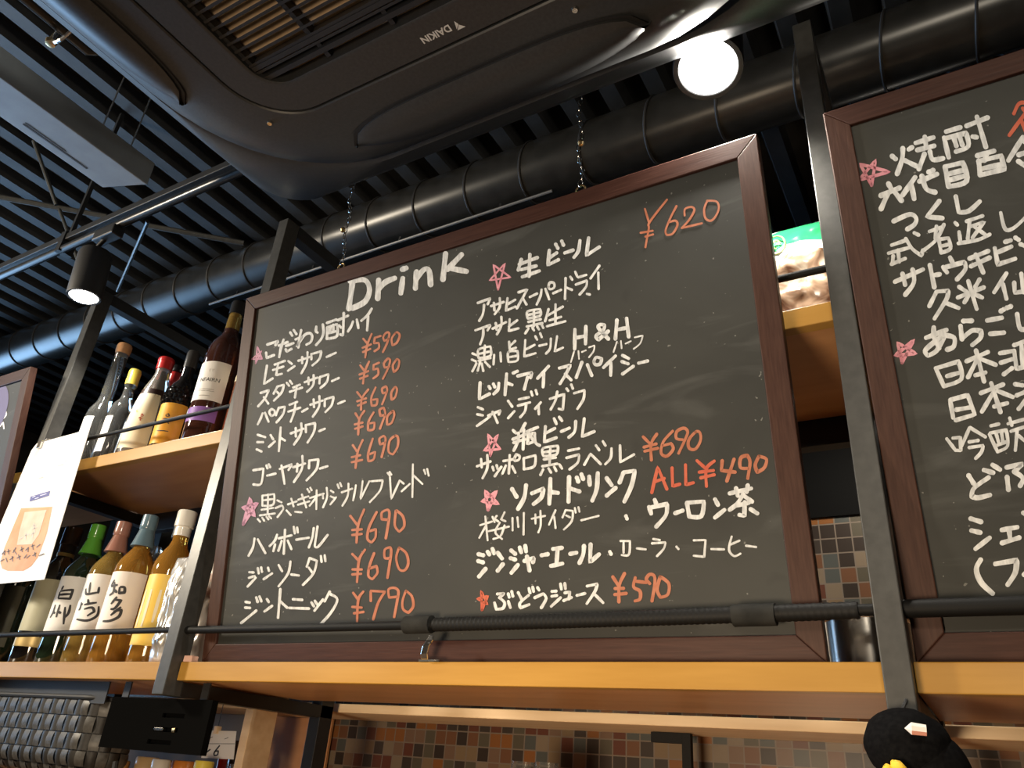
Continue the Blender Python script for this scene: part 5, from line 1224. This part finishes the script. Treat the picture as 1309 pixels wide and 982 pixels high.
# ================================================================== the niche below: counter, divider, bottles
CTZ = EYE - 0.25
ct = obj('back_counter', B(-3.6, 1.4, 1.22, TY - 0.008, 0.0, CTZ), M_under, bevel=0.003)
tag(ct, 'dark wooden back counter below the ledge, cut by the bottom picture edge', 'counter')
dv = obj('niche_divider', B(-1.662, -1.634, 1.49, 1.575, CTZ, EYE + 0.1075), M_pale, bevel=0.0015)
tag(dv, 'pale pine upright divider under the ledge at the lower left', 'divider')
o = obj('plywood_sheet', B(-1.80, -1.585, TY - 0.016, TY - 0.009, CTZ, EYE + 0.1075), M_under)
tag(o, 'brown plywood panel right of the pine divider', 'panel')
o = obj('grey_sheet', B(-2.75, -1.801, TY - 0.016, TY - 0.009, CTZ, EYE + 0.1075), mottled('grey_brown_panel', (0.17, 0.14, 0.105), (0.20, 0.165, 0.125), 5, 0.6))
tag(o, 'grey brown panel behind the price card', 'panel')

def small_bottle(px, py, Y, r, m, cm, label, neck=True, H=None):
    """Bottle on the back counter whose cap top shows at the given photo pixel."""
    top = at(px, py, Y); H = top.z - CTZ
    if neck: prof = [(r * 0.95, 0), (r, 0.004), (r, H * 0.55), (r * 0.8, H * 0.63), (r * 0.42, H * 0.74), (r * 0.38, H * 0.86)]
    else: prof = [(r * 0.95, 0), (r, 0.004), (r, H * 0.80), (r * 0.9, H * 0.86)]
    b = Bottle(label, top.x, Y, CTZ, prof, m, 'bottles and jars on the back counter')
    if neck: b.cap([(r * 0.46, H * 0.80), (r * 0.46, H * 0.985), (r * 0.40, H)], cm)
    else: b.cap([(r * 0.98, H * 0.86), (r * 0.98, H * 0.985), (r * 0.9, H)], cm, 'lid')
    return b
small_bottle(305, 947, 1.60, 0.034, G_clear, C_dark, 'clear bottle with dark cap right of the price card')
small_bottle(318, 947, 1.66, 0.030, G_red, cap_m('maroon_cap', (0.16, 0.02, 0.04)), 'bottle with maroon cap in the niche')
small_bottle(331, 946, 1.60, 0.034, G_brown, C_rose, 'bottle with rose brown cap next to the pine divider')
small_bottle(14, 962, 1.40, 0.032, G_clear, cap_m('blue_white_lid', (0.45, 0.62, 0.80)), 'jar with pale blue lid, first from left below the basket', False)
small_bottle(40, 961, 1.40, 0.030, L_white, cap_m('ice_blue_lid', (0.70, 0.80, 0.88)), 'jar with ice white lid, second from left below the basket', False)
small_bottle(62, 966, 1.46, 0.024, L_cream, C_white, 'jar with cream wall and white lid below the basket', False)
small_bottle(82, 970, 1.40, 0.030, L_sage, cap_m('lime_lid', (0.50, 0.60, 0.25)), 'jar with pale green lid below the basket', False)
small_bottle(113, 969, 1.37, 0.027, L_cream, C_white, 'jar with white lid right of the hanging strap end', False)
small_bottle(134, 969, 1.37, 0.026, L_cream, L_cream, 'jar with cream lid left of the brown lidded ones', False)
small_bottle(153, 972, 1.42, 0.028, L_orange, cap_m('tan_lid', (0.55, 0.30, 0.10)), 'jar with tan lid below the black slotted box', False)
small_bottle(190, 968, 1.46, 0.030, L_cream, cap_m('beige_lid', (0.62, 0.45, 0.24)), 'jar with beige lid below the black slotted box', False)
small_bottle(208, 971, 1.42, 0.024, L_white, C_white, 'white flask with white cap below the black slotted box', False)
small_bottle(236, 973, 1.48, 0.032, G_amber, cap_m('orange_lid', (0.62, 0.22, 0.04)), 'amber jar with orange lid left of the price card', False)
small_bottle(262, 973, 1.44, 0.024, L_yellow, C_yellow, 'yellow flask below the price card', False)
small_bottle(286, 966, 1.54, 0.026, G_clear, C_red, 'clear bottle with red cap below the price card')
# price card held by a peg
pcard = thing('price_card', 'white handwritten price card hanging at the lower left', 'card', at(278, 970, 1.49))
bm = bmesh.new()
f = [bm.verts.new(at(a, c_, 1.49)) for a, c_ in ((268.5, 934), (302, 935), (298.5, 971), (257, 969))]; g = [bm.verts.new(v.co + Vector((0, 0.001, 0))) for v in f]
bm.faces.new(f); bm.faces.new(g)
for j in range(4): bm.faces.new((f[j], f[(j + 1) % 4], g[(j + 1) % 4], g[j]))
card = obj('card', bm, mat('white_card', (0.70, 0.68, 0.66), 0.6), pcard)
bm = bmesh.new()
for st in S_('269,958 264,962/281,953 274,962 274,966 278,965 279,960 274,961/268,944 272,942/287,945 292,943/266,951 300,951'):
    p_ = smooth_path(st); A, C = [], []
    for i, q in enumerate(p_):
        a, b2_ = p_[max(i - 1, 0)], p_[min(i + 1, len(p_) - 1)]
        tx, ty = b2_[0] - a[0], b2_[1] - a[1]; l = math.hypot(tx, ty) or 1
        w_ = 0.9 if st[0][1] > 952 else 0.35
        A.append(bm.verts.new(at(q[0] - ty / l * w_, q[1] + tx / l * w_, 1.4893))); C.append(bm.verts.new(at(q[0] + ty / l * w_, q[1] - tx / l * w_, 1.4893)))
    for i in range(len(p_) - 1): bm.faces.new((A[i], A[i + 1], C[i + 1], C[i]))
obj('handwriting', bm, INK_D, card)
p = at(278, 934, 1.49)
obj('peg', B(p.x - 0.006, p.x + 0.006, 1.482, 1.497, p.z - 0.008, p.z + 0.010), M_pale, pcard, bevel=0.001)
obj('thread', tube(bmesh.new(), [(p.x, 1.4895, p.z + 0.01), (p.x, 1.4895, EYE + 0.12), (p.x, 1.503, EYE + 0.1285)], 0.001, 6), M_dark, pcard)

# two stem glasses on the back counter, only their rims in view
for px, py, lab in ((669, 974, 'clear stem glass before the mosaic tiles, left one of two'), (699, 975, 'clear stem glass before the mosaic tiles, right one of two')):
    top = at(px, py, 1.50); H = top.z - CTZ
    gl = thing('stem_glass', lab, 'glass', (top.x, 1.50, CTZ), 'stem glasses on the back counter')
    bm = bmesh.new(); lathe(bm, top.x, 1.50, CTZ, [(0, 0), (0.024, 0), (0.024, 0.003), (0.004, 0.008), (0.0035, H * 0.5), (0.016, H * 0.56), (0.026, H * 0.68), (0.027, H * 0.85), (0.0235, H), (0.0222, H), (0.0255, H * 0.85), (0.0245, H * 0.69), (0.015, H * 0.58), (0, H * 0.56)], 32)
    obj('glass', bm, G_clear, gl, smooth=True)
